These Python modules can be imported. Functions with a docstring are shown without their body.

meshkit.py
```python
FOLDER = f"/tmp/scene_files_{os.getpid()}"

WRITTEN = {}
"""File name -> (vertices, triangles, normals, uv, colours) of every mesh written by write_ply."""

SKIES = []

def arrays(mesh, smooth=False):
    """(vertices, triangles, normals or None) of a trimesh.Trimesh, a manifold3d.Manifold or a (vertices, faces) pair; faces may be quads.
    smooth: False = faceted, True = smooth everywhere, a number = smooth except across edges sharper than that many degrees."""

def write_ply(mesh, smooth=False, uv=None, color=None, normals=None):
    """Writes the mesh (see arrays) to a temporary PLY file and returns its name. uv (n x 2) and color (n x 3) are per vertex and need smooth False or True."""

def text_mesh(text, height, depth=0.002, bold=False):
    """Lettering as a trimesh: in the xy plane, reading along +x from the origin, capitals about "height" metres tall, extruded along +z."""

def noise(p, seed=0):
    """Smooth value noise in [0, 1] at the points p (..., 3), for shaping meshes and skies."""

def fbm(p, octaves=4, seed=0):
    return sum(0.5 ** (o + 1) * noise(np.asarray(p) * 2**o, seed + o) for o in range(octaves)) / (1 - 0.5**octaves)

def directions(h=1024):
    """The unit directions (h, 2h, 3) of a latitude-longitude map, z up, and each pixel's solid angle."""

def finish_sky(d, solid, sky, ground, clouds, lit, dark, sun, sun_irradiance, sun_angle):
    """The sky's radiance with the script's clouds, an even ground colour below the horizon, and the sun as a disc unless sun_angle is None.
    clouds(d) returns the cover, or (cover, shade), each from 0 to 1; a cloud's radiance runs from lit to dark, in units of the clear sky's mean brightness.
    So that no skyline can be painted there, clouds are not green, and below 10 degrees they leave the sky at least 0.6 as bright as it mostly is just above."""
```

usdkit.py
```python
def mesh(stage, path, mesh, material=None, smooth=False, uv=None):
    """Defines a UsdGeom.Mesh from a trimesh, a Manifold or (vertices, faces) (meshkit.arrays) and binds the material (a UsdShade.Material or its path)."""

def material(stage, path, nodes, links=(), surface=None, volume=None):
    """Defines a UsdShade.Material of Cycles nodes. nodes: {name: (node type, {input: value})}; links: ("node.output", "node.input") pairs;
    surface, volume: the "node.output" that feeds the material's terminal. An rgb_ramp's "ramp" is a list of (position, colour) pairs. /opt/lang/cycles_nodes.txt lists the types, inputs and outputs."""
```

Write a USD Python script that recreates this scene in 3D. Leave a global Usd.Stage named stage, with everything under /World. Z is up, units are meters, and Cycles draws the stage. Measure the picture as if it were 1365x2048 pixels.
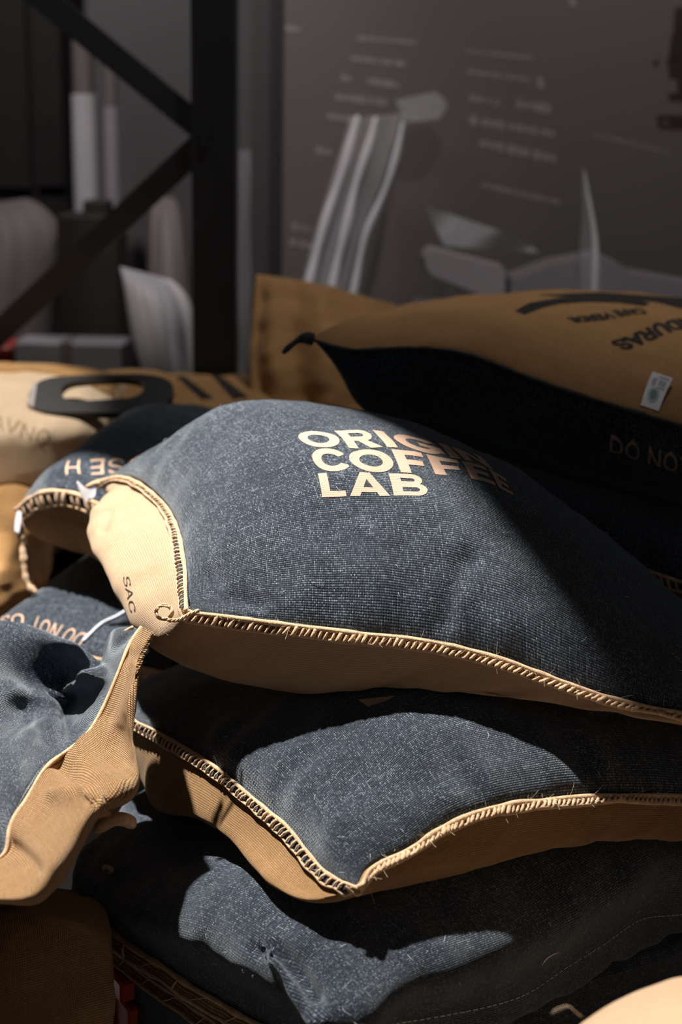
import math, random
import numpy as np
import trimesh, usdkit, meshkit
from scipy.interpolate import CubicSpline, LinearNDInterpolator
from shapely.geometry import Polygon, Point, box as sbox
from shapely import affinity
from shapely.ops import unary_union
from pxr import Usd, UsdGeom, UsdLux, UsdShade, Gf, Sdf, Vt

stage = Usd.Stage.CreateInMemory()
UsdGeom.SetStageUpAxis(stage, UsdGeom.Tokens.z)
UsdGeom.SetStageMetersPerUnit(stage, 1.0)
UsdGeom.Xform.Define(stage, '/World')
UsdGeom.Scope.Define(stage, '/World/Looks')

# ------------------------------------------------------------------ camera
W, H = 1365, 2048
FOCAL, APER = 50.0, 24.0
FPX = FOCAL / APER * W
PITCH, ROLL = math.radians(15.0), math.radians(1.2)
CAM = np.array([0.0, 0.0, 1.5])
_R0, _U0 = np.array([1.0, 0, 0]), np.array([0, math.sin(PITCH), math.cos(PITCH)])
CF = np.array([0, math.cos(PITCH), -math.sin(PITCH)])
CR = math.cos(ROLL) * _R0 + math.sin(ROLL) * _U0
CU = -math.sin(ROLL) * _R0 + math.cos(ROLL) * _U0

def at(px, py, t):
    """the world point seen in the photograph at (px, py), t metres in front of the camera"""
    return CAM + t * (CF + (px - W / 2) / FPX * CR + (H / 2 - py) / FPX * CU)

def proj(p):
    d = np.asarray(p) - CAM
    t = d @ CF
    return np.stack([W / 2 + FPX * (d @ CR) / t, H / 2 - FPX * (d @ CU) / t, t], -1)

cam = UsdGeom.Camera.Define(stage, '/World/camera')
m = np.eye(4)
m[0, :3], m[1, :3], m[2, :3], m[3, :3] = CR, CU, -CF, CAM
UsdGeom.Xformable(cam).AddTransformOp().Set(Gf.Matrix4d(m.tolist()))
cam.CreateFocalLengthAttr(FOCAL)
cam.CreateHorizontalApertureAttr(APER)
cam.CreateVerticalApertureAttr(APER * H / W)
cam.CreateClippingRangeAttr(Gf.Vec2f(0.05, 60))
cam.CreateFStopAttr(2.8)
cam.CreateFocusDistanceAttr(1.60)
cam.CreateExposureAttr(0.0)

# ------------------------------------------------------------------ light
dome = UsdLux.DomeLight.Define(stage, '/World/ambient_sky')
dome.CreateIntensityAttr(1.0)
dome.CreateColorAttr(Gf.Vec3f(0.0125, 0.0120, 0.0122))

def spot(name, pos, target, power, half, soft, radius, color):
    l = UsdLux.SphereLight.Define(stage, '/World/' + name)
    l.CreateRadiusAttr(radius)
    l.CreateIntensityAttr(power)
    l.CreateColorAttr(Gf.Vec3f(*color))
    sh = UsdLux.ShapingAPI.Apply(l.GetPrim())
    sh.CreateShapingConeAngleAttr(half)
    sh.CreateShapingConeSoftnessAttr(soft)
    pos, target = np.array(pos, float), np.array(target, float)
    z = (pos - target) / np.linalg.norm(pos - target)
    x = np.cross([0, 1, 0.01], z); x /= np.linalg.norm(x)
    y = np.cross(z, x)
    mm = np.eye(4); mm[0, :3], mm[1, :3], mm[2, :3], mm[3, :3] = x, y, z, pos
    UsdGeom.Xformable(l).AddTransformOp().Set(Gf.Matrix4d(mm.tolist()))
    return l

KEYS = [
    ('track_spot', (-0.70, 1.80, 2.90), (-0.727, 1.176, 0.90), 17000.0, 27.9, 0.03, 0.03, (1.0, 0.94, 0.88)),
    ('track_spot_001', (-1.5, 1.7, 3.0), (-0.90, 2.36, 1.0), 9500.0, 12.0, 0.15, 0.03, (1.0, 0.93, 0.84)),
    ('track_spot_002', (0.7, 0.3, 2.9), (0.46, 0.86, 0.75), 2100.0, 9.0, 0.3, 0.03, (1.0, 0.92, 0.82)),
    ('track_spot_003', (0.4, 2.3, 3.4), (0.5, 3.4, 0.9), 620.0, 38.0, 0.6, 0.05, (1.0, 0.93, 0.92)),
    ('track_spot_004', (-0.9, 2.9, 3.2), (-0.95, 4.1, 1.1), 700.0, 40.0, 0.6, 0.05, (1.0, 0.94, 0.95)),
]
for k in KEYS:
    spot(*k)

# ------------------------------------------------------------------ materials
class G:
    """a small builder for node graphs: every call returns the socket's name"""
    def __init__(s):
        s.n, s.l, s.c = {}, [], 0
    def node(s, kind, out, **inp):
        name = f'n{s.c}'; s.c += 1
        vals = {}
        for k, v in inp.items():
            if isinstance(v, str) and '.' in v:
                s.l.append((v, f'{name}.{k}'))
            else:
                vals[k] = v
        s.n[name] = (kind, vals)
        return f'{name}.{out}'
    def math(s, op, a, b=0.0, c=0.0, clamp=False):
        return s.node('math', 'value', math_type=op, value1=a, value2=b, value3=c, use_clamp=clamp)
    def mixc(s, fac, a, b, kind='mix'):
        return s.node('mix', 'color', mix_type=kind, fac=fac, color1=a, color2=b)
    def done(s, name, surface):
        return usdkit.material(stage, '/World/Looks/' + name, s.n, s.l, surface=surface)

def weave(name, dark, mid, light, gap, pitch=0.0021, rough=0.85, sheen=0.25, sheen_tint=(1, 1, 1), slub=1.0, bump=0.00045, contrast=1.0, wear=0.25, lo=0.22, hi=0.62, cellvar=0.2):
    g = G()
    uv = g.node('texture_coordinate', 'UV')
    wob = g.node('noise_texture', 'color', vector=uv, scale=22.0, detail=2.0)
    wob = g.node('vector_math', 'vector', math_type='multiply_add', vector1=wob, vector2=(0.0016, 0.0016, 0), vector3=uv)
    sep = g.node('separate_xyz', 'x', vector=wob)
    X, Y = sep, sep.replace('.x', '.y')
    U = g.math('divide', X, pitch); V = g.math('divide', Y, pitch * 1.05)
    iu, iv = g.math('floor', U), g.math('floor', V)
    su = g.math('sine', g.math('multiply', U, math.pi)); sv = g.math('sine', g.math('multiply', V, math.pi))
    hu, hv = g.math('absolute', su), g.math('absolute', sv)
    c = g.math('multiply', su, sv)
    par = g.math('multiply', g.math('sign', c), 1.0)
    # thread along y (column) on top where par>0, thread along x elsewhere
    hcol = g.math('multiply', g.math('power', hu, 0.7), g.math('multiply_add', g.math('multiply', par, hv), 0.5, 0.5))
    hrow = g.math('multiply', g.math('power', hv, 0.7), g.math('multiply_add', g.math('multiply', par, hu), -0.5, 0.5))
    h = g.math('maximum', hcol, hrow)
    on = g.math('greater_than', hcol, hrow)
    def tone(i, along, seed):
        vec = g.node('combine_xyz', 'vector', x=g.math('multiply_add', i, 7.31, seed), y=g.math('multiply', along, 26.0), z=seed)
        a = g.node('noise_texture', 'fac', vector=vec, scale=1.0, detail=2.0, roughness=0.65)
        vec2 = g.node('combine_xyz', 'vector', x=g.math('multiply_add', i, 0.37, seed), y=g.math('multiply', along, 5.0), z=seed + 3)
        b = g.node('white_noise_texture', 'value', dimensions='1D', w=g.math('multiply_add', i, 1.713, seed))
        b2 = g.math('power', b, 7.0)
        vec3 = g.node('noise_texture', 'fac', vector=vec2, scale=1.0, detail=1.0)
        return g.math('add', g.math('multiply_add', a, 0.75, 0.06), g.math('multiply', g.math('multiply', b2, vec3), 0.40 * slub))
    tc, tr = tone(iu, Y, 11.0), tone(iv, X, 47.0)
    t = g.node('mix_float', 'result', fac=on, a=tr, b=tc)
    cell = g.node('white_noise_texture', 'value', dimensions='2D', vector=g.node('combine_xyz', 'vector', x=iu, y=iv))
    t = g.math('add', t, g.math('multiply', g.math('subtract', cell, 0.5), cellvar))
    big = g.node('noise_texture', 'fac', vector=uv, scale=9.0, detail=4.0, roughness=0.6)
    t = g.math('add', t, g.math('multiply', g.math('subtract', big, 0.5), wear))
    t = g.math('multiply_add', g.math('subtract', t, 0.5), contrast, 0.5, clamp=True)
    col = g.node('rgb_ramp', 'color', fac=t, ramp=[(0.12, dark), (0.5, mid), (0.95, light)])
    hh = g.node('map_range', 'result', range_type='smoothstep', value=h, from_min=lo, from_max=hi, to_min=0.0, to_max=1.0)
    col = g.mixc(hh, gap, col)
    fine = g.node('noise_texture', 'fac', vector=uv, scale=2600.0, detail=2.0)
    hb = g.math('multiply_add', fine, 0.25, h)
    nrm = g.node('bump', 'normal', height=hb, strength=1.0, distance=bump)
    p = g.node('principled_bsdf', 'BSDF', base_color=col, roughness=rough, normal=nrm, sheen_weight=sheen, sheen_roughness=0.4, sheen_tint=sheen_tint, specular_ior_level=0.25)
    return g.done(name, p)

def plain(name, color, rough=0.6, metallic=0.0, var=0.15, scale=12.0, bump=0.0, bscale=200.0, **kw):
    g = G()
    o = g.node('texture_coordinate', 'object')
    n = g.node('noise_texture', 'fac', vector=o, scale=scale, detail=4.0)
    c = np.array(color)
    col = g.node('rgb_ramp', 'color', fac=n, ramp=[(0.25, tuple(c * (1 - var))), (0.75, tuple(np.minimum(c * (1 + var), 1)))])
    inp = dict(base_color=col, roughness=rough, metallic=metallic, **kw)
    if bump:
        b = g.node('noise_texture', 'fac', vector=o, scale=bscale, detail=3.0)
        inp['normal'] = g.node('bump', 'normal', height=b, strength=1.0, distance=bump)
    return g.done(name, g.node('principled_bsdf', 'BSDF', **inp))

def film(name, color, alpha, rough=0.45):
    g = G()
    tr = g.node('transparent_bsdf', 'BSDF', color=(0.97, 0.97, 0.97))
    p = g.node('principled_bsdf', 'BSDF', base_color=color, roughness=rough, specular_ior_level=0.8)
    return g.done(name, g.node('mix_closure', 'closure', fac=alpha, closure1=tr, closure2=p))

M = {}
M['pale_jute'] = weave('pale_jute', (0.39, 0.26, 0.15), (0.5, 0.355, 0.23), (0.6, 0.455, 0.325), (0.26, 0.15, 0.07), sheen=0.3, sheen_tint=(1.0, 0.9, 0.75), contrast=0.7)
M['blue'] = weave('blue_jute', (0.011, 0.017, 0.032), (0.054, 0.075, 0.103), (0.27, 0.325, 0.375), (0.003, 0.0045, 0.01), sheen=0.45, sheen_tint=(0.86, 0.95, 1.0), contrast=1.35, bump=0.0010, slub=0.6, lo=0.34, hi=0.85, cellvar=0.4, wear=0.45)
M['jute'] = weave('natural_jute', (0.225, 0.122, 0.048), (0.35, 0.205, 0.09), (0.48, 0.31, 0.165), (0.11, 0.052, 0.017), sheen=0.25, sheen_tint=(1.0, 0.85, 0.65), contrast=0.9)
M['open_jute'] = weave('open_jute', (0.29, 0.16, 0.068), (0.48, 0.285, 0.13), (0.64, 0.43, 0.23), (0.07, 0.03, 0.009), pitch=0.0024, sheen=0.25, sheen_tint=(1.0, 0.85, 0.65), contrast=0.9, bump=0.0012, lo=0.36, hi=0.78)
M['amber_jute'] = weave('amber_jute', (0.34, 0.185, 0.07), (0.50, 0.285, 0.115), (0.64, 0.40, 0.19), (0.21, 0.10, 0.032), sheen=0.25, sheen_tint=(1.0, 0.8, 0.55), contrast=0.9, wear=0.5)
M['cream'] = weave('cream_jute', (0.5, 0.37, 0.24), (0.66, 0.52, 0.37), (0.8, 0.68, 0.53), (0.42, 0.29, 0.17), sheen=0.25, sheen_tint=(1.0, 0.9, 0.75), contrast=0.8)
M['print'] = weave('cream_print', (0.43, 0.28, 0.19), (0.57, 0.395, 0.295), (0.66, 0.49, 0.385), (0.31, 0.185, 0.115), sheen=0.1, bump=0.0003, contrast=0.6)
M['ink'] = weave('black_print', (0.018, 0.016, 0.014), (0.03, 0.027, 0.024), (0.06, 0.052, 0.045), (0.012, 0.01, 0.009), sheen=0.1, bump=0.0003, contrast=0.8)
M['faint'] = weave('faint_print', (0.30, 0.21, 0.13), (0.38, 0.28, 0.18), (0.46, 0.35, 0.23), (0.26, 0.18, 0.10), sheen=0.1, contrast=0.8)
M['cord'] = plain('jute_cord', (0.56, 0.37, 0.215), 0.85, var=0.3, scale=160.0, bump=0.0006, bscale=700.0, sheen_weight=0.3)
M['dark_cord'] = plain('navy_cord', (0.05, 0.05, 0.055), 0.85, var=0.3, scale=160.0, bump=0.0005, bscale=700.0)
M['thread'] = plain('white_thread', (0.75, 0.74, 0.72), 0.6, var=0.1, scale=300.0)
M['fibre'] = plain('jute_fibre', (0.70, 0.58, 0.42), 0.8, var=0.2, scale=60.0)
M['lint'] = plain('pale_lint', (0.62, 0.66, 0.70), 0.8, var=0.2, scale=60.0)
M['tag'] = plain('white_tag', (0.80, 0.81, 0.84), 0.5, var=0.05, scale=60.0)
M['tag_grey'] = plain('grey_tag_print', (0.42, 0.43, 0.46), 0.6)
M['tag_pale'] = plain('pale_green_tag_print', (0.42, 0.56, 0.56), 0.6)
M['tag_green'] = plain('green_tag_print', (0.05, 0.15, 0.15), 0.5)
M['steel'] = plain('black_painted_steel', (0.009, 0.0095, 0.0105), 0.42, var=0.1, scale=6.0, bump=0.0002, bscale=300.0)
M['wall'] = plain('grey_brown_wall', (0.158, 0.136, 0.134), 0.7, var=0.06, scale=1.2, bump=0.0004, bscale=90.0)
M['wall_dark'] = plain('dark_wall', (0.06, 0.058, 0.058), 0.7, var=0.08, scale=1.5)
M['wall_far'] = plain('far_wall', (0.16, 0.145, 0.145), 0.7, var=0.15, scale=1.6)
M['wall_print'] = plain('pale_wall_print', (0.34, 0.31, 0.31), 0.7, var=0.1, scale=9.0)
M['wall_ink'] = plain('brown_wall_print', (0.035, 0.024, 0.018), 0.7, var=0.2)
M['floor'] = plain('concrete_floor', (0.16, 0.15, 0.145), 0.65, var=0.15, scale=3.0, bump=0.0006, bscale=60.0)
M['film'] = film('clear_film', (0.86, 0.84, 0.86), 0.16)
M['film_dense'] = film('cloudy_film', (0.90, 0.88, 0.90), 0.7)
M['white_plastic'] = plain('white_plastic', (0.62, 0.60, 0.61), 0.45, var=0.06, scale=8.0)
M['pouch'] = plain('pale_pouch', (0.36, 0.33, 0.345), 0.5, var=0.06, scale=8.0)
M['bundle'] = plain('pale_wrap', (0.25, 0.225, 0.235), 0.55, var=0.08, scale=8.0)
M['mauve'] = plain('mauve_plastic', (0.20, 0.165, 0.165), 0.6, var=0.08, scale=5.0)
M['grey_board'] = plain('grey_board', (0.30, 0.285, 0.29), 0.7, var=0.1, scale=6.0)
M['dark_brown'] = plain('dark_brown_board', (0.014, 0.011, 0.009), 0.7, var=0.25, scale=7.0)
M['black'] = plain('black_plastic', (0.010, 0.010, 0.011), 0.38, var=0.1, scale=20.0)
M['red'] = plain('red_plastic', (0.42, 0.035, 0.02), 0.42, var=0.12, scale=16.0)
M['wood'] = plain('pallet_wood', (0.26, 0.17, 0.10), 0.8, var=0.3, scale=9.0, bump=0.0008, bscale=120.0)
M['carton'] = plain('brown_carton', (0.22, 0.14, 0.08), 0.8, var=0.1, scale=5.0)
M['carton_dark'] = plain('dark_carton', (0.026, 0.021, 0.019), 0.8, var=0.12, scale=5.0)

# ------------------------------------------------------------------ objects
_used = set()
def numbered(parent, name):
    p, k = f'{parent}/{name}', 0
    while p in _used:
        k += 1; p = f'{parent}/{name}_{k:03d}'
    _used.add(p)
    return p

def tag(prim, label=None, cat=None, group=None, kind=None):
    for k, v in (('label', label), ('category', cat), ('group', group), ('kind', kind)):
        if v: prim.SetCustomDataByKey(k, v)

class Thing:
    """an Xform at the thing's base; its parts are meshes given in world coordinates"""
    def __init__(s, name, label, cat, base, group=None, kind=None):
        s.path = numbered('/World', name); s.base = np.array(base, float)
        s.x = UsdGeom.Xform.Define(stage, s.path); s.x.AddTranslateOp().Set(Gf.Vec3d(*map(float, s.base)))
        tag(s.x.GetPrim(), label, cat, group, kind)
    def part(s, name, mesh, mat, smooth=35, uv=None, label=None, kind=None, parent=None):
        path = numbered(parent or s.path, name)
        if isinstance(mesh, trimesh.Trimesh): mesh = (np.array(mesh.vertices), np.array(mesh.faces))
        off = s.base
        v = np.asarray(mesh[0], float) - off
        usdkit.mesh(stage, path, (v, mesh[1]), M[mat], smooth=smooth, uv=uv)
        tag(stage.GetPrimAtPath(path), label, None, None, kind)
        return path
    def curves(s, name, lines, width, mat, kind='stuff'):
        path = numbered(s.path, name)
        c = UsdGeom.BasisCurves.Define(stage, path)
        pts = np.vstack(lines) - s.base
        c.CreateTypeAttr('linear'); c.CreateCurveVertexCountsAttr([len(l) for l in lines])
        c.CreatePointsAttr(Vt.Vec3fArray.FromNumpy(pts.astype(np.float32)))
        c.CreateWidthsAttr([float(width)]); c.SetWidthsInterpolation('constant')
        UsdShade.MaterialBindingAPI.Apply(c.GetPrim()).Bind(M[mat])
        tag(c.GetPrim(), None, None, None, kind)
        return path

def struct(name, mesh, mat, label, cat):
    t = numbered('/World', name)
    usdkit.mesh(stage, t, mesh, M[mat], smooth=30)
    tag(stage.GetPrimAtPath(t), label, cat, None, 'structure')
    return t

def bx(c, s, rz=0.0, bevel=0.0):
    """a box with chamfered edges"""
    if bevel:
        import manifold3d as m3
        s = np.array(s, float); b = min(bevel, s.min() * 0.45)
        pts = []
        for i in range(3):
            e = s / 2 - b; e[i] = s[i] / 2
            for sx in (-1, 1):
                for sy in (-1, 1):
                    for sz in (-1, 1):
                        pts.append(e * [sx, sy, sz])
        mesh = trimesh.convex.convex_hull(np.array(pts))
    else:
        mesh = trimesh.creation.box(s)
    mesh.apply_transform(trimesh.transformations.rotation_matrix(rz, [0, 0, 1]))
    mesh.apply_translation(c)
    return mesh

def cat_meshes(ms):
    vs, fs, n = [], [], 0
    for mm_ in ms:
        v, f = (np.array(mm_.vertices), np.array(mm_.faces)) if isinstance(mm_, trimesh.Trimesh) else mm_
        vs.append(v); fs.append(f + n); n += len(v)
    return np.vstack(vs), np.vstack(fs)

def spl(pts, n, closed=False):
    pts = np.asarray(pts, float)
    d = np.r_[0, np.cumsum(np.linalg.norm(np.diff(pts, axis=0), axis=1) ** 0.7)]
    if len(pts) == 2:
        return pts[0] + (pts[1] - pts[0]) * np.linspace(0, 1, n)[:, None]
    from scipy.interpolate import PchipInterpolator
    c = CubicSpline(d, pts, bc_type='natural')(np.linspace(0, d[-1], n))
    q = np.r_[0, np.cumsum(np.linalg.norm(np.diff(c, axis=0), axis=1))]
    tt = np.linspace(0, q[-1], n)
    return np.stack([np.interp(tt, q, c[:, k]) for k in range(c.shape[1])], -1)

def resample(path, step=None, n=None):
    path = np.asarray(path)
    q = np.r_[0, np.cumsum(np.linalg.norm(np.diff(path[:, :3], axis=0), axis=1))]
    if n is None: n = max(2, int(q[-1] / step) + 1)
    tt = np.linspace(0, q[-1], n)
    return np.stack([np.interp(tt, q, path[:, k]) for k in range(path.shape[1])], -1)

def tube(path, r, sides=6, caps=True, flat=None):
    """swept circle; r a number or one per point"""
    path = np.asarray(path, float); n = len(path)
    r = np.broadcast_to(np.asarray(r, float), n)
    t = np.gradient(path, axis=0); t /= np.maximum(np.linalg.norm(t, axis=1, keepdims=True), 1e-12)
    a = np.array([0, 0, 1.0]) if abs(t[0][2]) < 0.9 else np.array([1.0, 0, 0])
    rings = []
    u = np.cross(t[0], a); u /= np.linalg.norm(u)
    for i in range(n):
        u = u - t[i] * (u @ t[i]); u /= max(np.linalg.norm(u), 1e-12)
        w = np.cross(t[i], u)
        ang = np.linspace(0, 2 * np.pi, sides, endpoint=False)
        rings.append(path[i] + r[i] * (np.cos(ang)[:, None] * u + np.sin(ang)[:, None] * w))
    v = np.vstack(rings); f = []
    for i in range(n - 1):
        for k in range(sides):
            a0, b0 = i * sides + k, i * sides + (k + 1) % sides
            f += [(a0, b0, b0 + sides), (a0, b0 + sides, a0 + sides)]
    if caps:
        v = np.vstack([v, path[0], path[-1]])
        for k in range(sides):
            f.append((len(v) - 2, (k + 1) % sides, k))
            f.append((len(v) - 1, (n - 1) * sides + k, (n - 1) * sides + (k + 1) % sides))
    return v, np.array(f)

def grid_faces(nu, nv, flip=False):
    i, j = np.meshgrid(np.arange(nv - 1), np.arange(nu - 1), indexing='ij')
    a = (i * nu + j).ravel(); b = a + 1; c = a + nu; d = c + 1
    f = np.vstack([np.stack([a, b, d], 1), np.stack([a, d, c], 1)])
    return f[:, ::-1] if flip else f

def grid_normals(P):
    du = np.gradient(P, axis=1); dv = np.gradient(P, axis=0)
    n = np.cross(du, dv)
    return n / np.maximum(np.linalg.norm(n, axis=-1, keepdims=True), 1e-12)

def grid_uv(P, off=(0, 0)):
    du = np.linalg.norm(np.diff(P, axis=1), axis=-1).mean(0)
    dv = np.linalg.norm(np.diff(P, axis=0), axis=-1).mean(1)
    U = np.r_[0, np.cumsum(du)] + off[0]; V = np.r_[0, np.cumsum(dv)] + off[1]
    uu, vv = np.meshgrid(U, V)
    return np.stack([uu, vv], -1)

class Sheet:
    """a cloth surface as a grid of points with its weave coordinates"""
    def __init__(s, P, flip=False, off=(0, 0), turn=False):
        s.P = P; s.nv, s.nu = P.shape[:2]; s.flip = flip
        s.N = grid_normals(P) * (-1 if flip else 1)
        s.uv = grid_uv(P, off)
        if turn: s.uv = s.uv[..., ::-1]
    def mesh(s):
        return s.P.reshape(-1, 3), grid_faces(s.nu, s.nv, s.flip)
    def put(s, thing, name, mat, **kw):
        return thing.part(name, s.mesh(), mat, smooth=True, uv=s.uv.reshape(-1, 2), **kw)
    def sample(s, ab, arr=None):
        """bilinear sample of P (or of another grid) at params ab in [0,1]^2"""
        arr = s.P if arr is None else arr
        a = np.clip(ab[:, 0], 0, 1) * (s.nu - 1); b = np.clip(ab[:, 1], 0, 1) * (s.nv - 1)
        i = np.minimum(a.astype(int), s.nu - 2); j = np.minimum(b.astype(int), s.nv - 2)
        fa, fb = (a - i)[:, None], (b - j)[:, None]
        return (arr[j, i] * (1 - fa) * (1 - fb) + arr[j, i + 1] * fa * (1 - fb) + arr[j + 1, i] * (1 - fa) * fb + arr[j + 1, i + 1] * fa * fb)
    def param(s, pts):
        """grid parameters of the places that the photograph shows at these pixels: the nearest cloth that faces the viewer"""
        pts = np.asarray(pts, float); q = proj(s.P)
        face = (s.N * (s.P - CAM)).sum(-1) < 0
        i, j = np.meshgrid(np.arange(s.nu), np.arange(s.nv))
        par = np.stack([i / (s.nu - 1), j / (s.nv - 1)], -1).reshape(-1, 2); pix = q.reshape(-1, 3); fc = face.ravel()
        f = grid_faces(s.nu, s.nv); f = f[fc[f].all(1)]
        A, B, C = pix[f[:, 0]], pix[f[:, 1]], pix[f[:, 2]]
        lo, hi = pix[f][:, :, :2].min(1), pix[f][:, :, :2].max(1)
        out = np.full((len(pts), 2), np.nan)
        for k, p in enumerate(pts):
            m = np.nonzero(((lo <= p) & (hi >= p)).all(1))[0]
            if len(m):
                a, b_, c = A[m], B[m], C[m]
                d = (b_[:, 0] - a[:, 0]) * (c[:, 1] - a[:, 1]) - (c[:, 0] - a[:, 0]) * (b_[:, 1] - a[:, 1])
                d = np.where(np.abs(d) < 1e-9, 1e-9, d)
                w1 = ((p[0] - a[:, 0]) * (c[:, 1] - a[:, 1]) - (c[:, 0] - a[:, 0]) * (p[1] - a[:, 1])) / d
                w2 = ((b_[:, 0] - a[:, 0]) * (p[1] - a[:, 1]) - (p[0] - a[:, 0]) * (b_[:, 1] - a[:, 1])) / d
                ok = (w1 >= -1e-6) & (w2 >= -1e-6) & (w1 + w2 <= 1 + 1e-6)
                if ok.any():
                    t = np.where(ok, a[:, 2], 1e9); g = int(np.argmin(t)); n = f[m[g]]
                    out[k] = par[n[0]] * (1 - w1[g] - w2[g]) + par[n[1]] * w1[g] + par[n[2]] * w2[g]
        bad = np.isnan(out[:, 0])
        if bad.any():
            from scipy.spatial import cKDTree
            z = pix[fc]
            out[bad] = par[fc][cKDTree(z[:, :2]).query(pts[bad])[1]]
        return out
    def decal(s, thing, name, flat, corners, mat, eps=0.0006, size=None, label=None, params=None, parent=None, cols=None):
        """lettering (a flat trimesh in the unit square, y up) laid on the cloth; corners: pixels of its TL, TR, BR, BL
        (or of more columns: [(top, bottom), ...] from left to right)"""
        v, f = flat
        if params is None:
            if len(corners) == 4 and np.ndim(corners[0]) == 1:
                corners = [(corners[0], corners[3]), (corners[1], corners[2])]
            q = s.param([p for pair in corners for p in pair]).reshape(len(corners), 2, 2)
        else:
            q = np.asarray(params, float)
        x = np.linspace(0, 1, len(q)) if cols is None else np.asarray(cols, float)
        top = np.stack([np.interp(v[:, 0], x, q[:, 0, k]) for k in (0, 1)], -1)
        bot = np.stack([np.interp(v[:, 0], x, q[:, 1, k]) for k in (0, 1)], -1)
        ab = bot + (top - bot) * v[:, 1:2]
        p = s.sample(ab) + eps * s.sample(ab, s.N)
        # keep the winding that faces outwards
        fn = np.cross(p[f[:, 1]] - p[f[:, 0]], p[f[:, 2]] - p[f[:, 0]]); nn = s.sample(ab, s.N)[f[:, 0]]
        f = np.where(((fn * nn).sum(1) < 0)[:, None], f[:, ::-1], f)
        thing.part(name, (p, f), mat, smooth=True, uv=s.sample(ab, s.uv), label=label, parent=parent)

def bumpprof(u, e):
    return np.clip(1 - (2 * u - 1) ** 2, 0, 1) ** e

def rbf_fix(P, uu, vv, ctrl, sig, mexp=0.35):
    mask = (np.clip(4 * uu * (1 - uu), 0, 1) * np.clip(4 * vv * (1 - vv), 0, 1)) ** mexp
    c = np.array([[k[0], k[1]] for k in ctrl]); tgt = np.array([k[2] for k in ctrl])
    def bil(arr, p):
        nv, nu = arr.shape[:2]; a, b = np.interp(p[:, 0], uu[0], np.arange(nu)), np.interp(p[:, 1], vv[:, 0], np.arange(nv))
        i, j = np.minimum(a.astype(int), nu - 2), np.minimum(b.astype(int), nv - 2)
        fa, fb = a - i, b - j
        if arr.ndim == 3: fa, fb = fa[:, None], fb[:, None]
        return arr[j, i] * (1 - fa) * (1 - fb) + arr[j, i + 1] * fa * (1 - fb) + arr[j + 1, i] * (1 - fa) * fb + arr[j + 1, i + 1] * fa * fb
    cur, mk = bil(P, c), bil(mask, c)
    K = np.exp(-((c[:, None] - c[None]) ** 2).sum(-1) / (2 * sig ** 2)) * mk[:, None]
    w = np.linalg.solve(K + 1e-4 * np.eye(len(c)), tgt - cur)
    g = np.exp(-((np.stack([uu, vv], -1)[:, :, None] - c[None, None]) ** 2).sum(-1) / (2 * sig ** 2))
    return P + (g @ w) * mask[..., None]

def warp(n, a=0.72):
    """parameters from 0 to 1, closer together near the seams"""
    t = np.linspace(0, 1, n)
    return t - a * np.sin(2 * np.pi * t) / (2 * np.pi)

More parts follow.
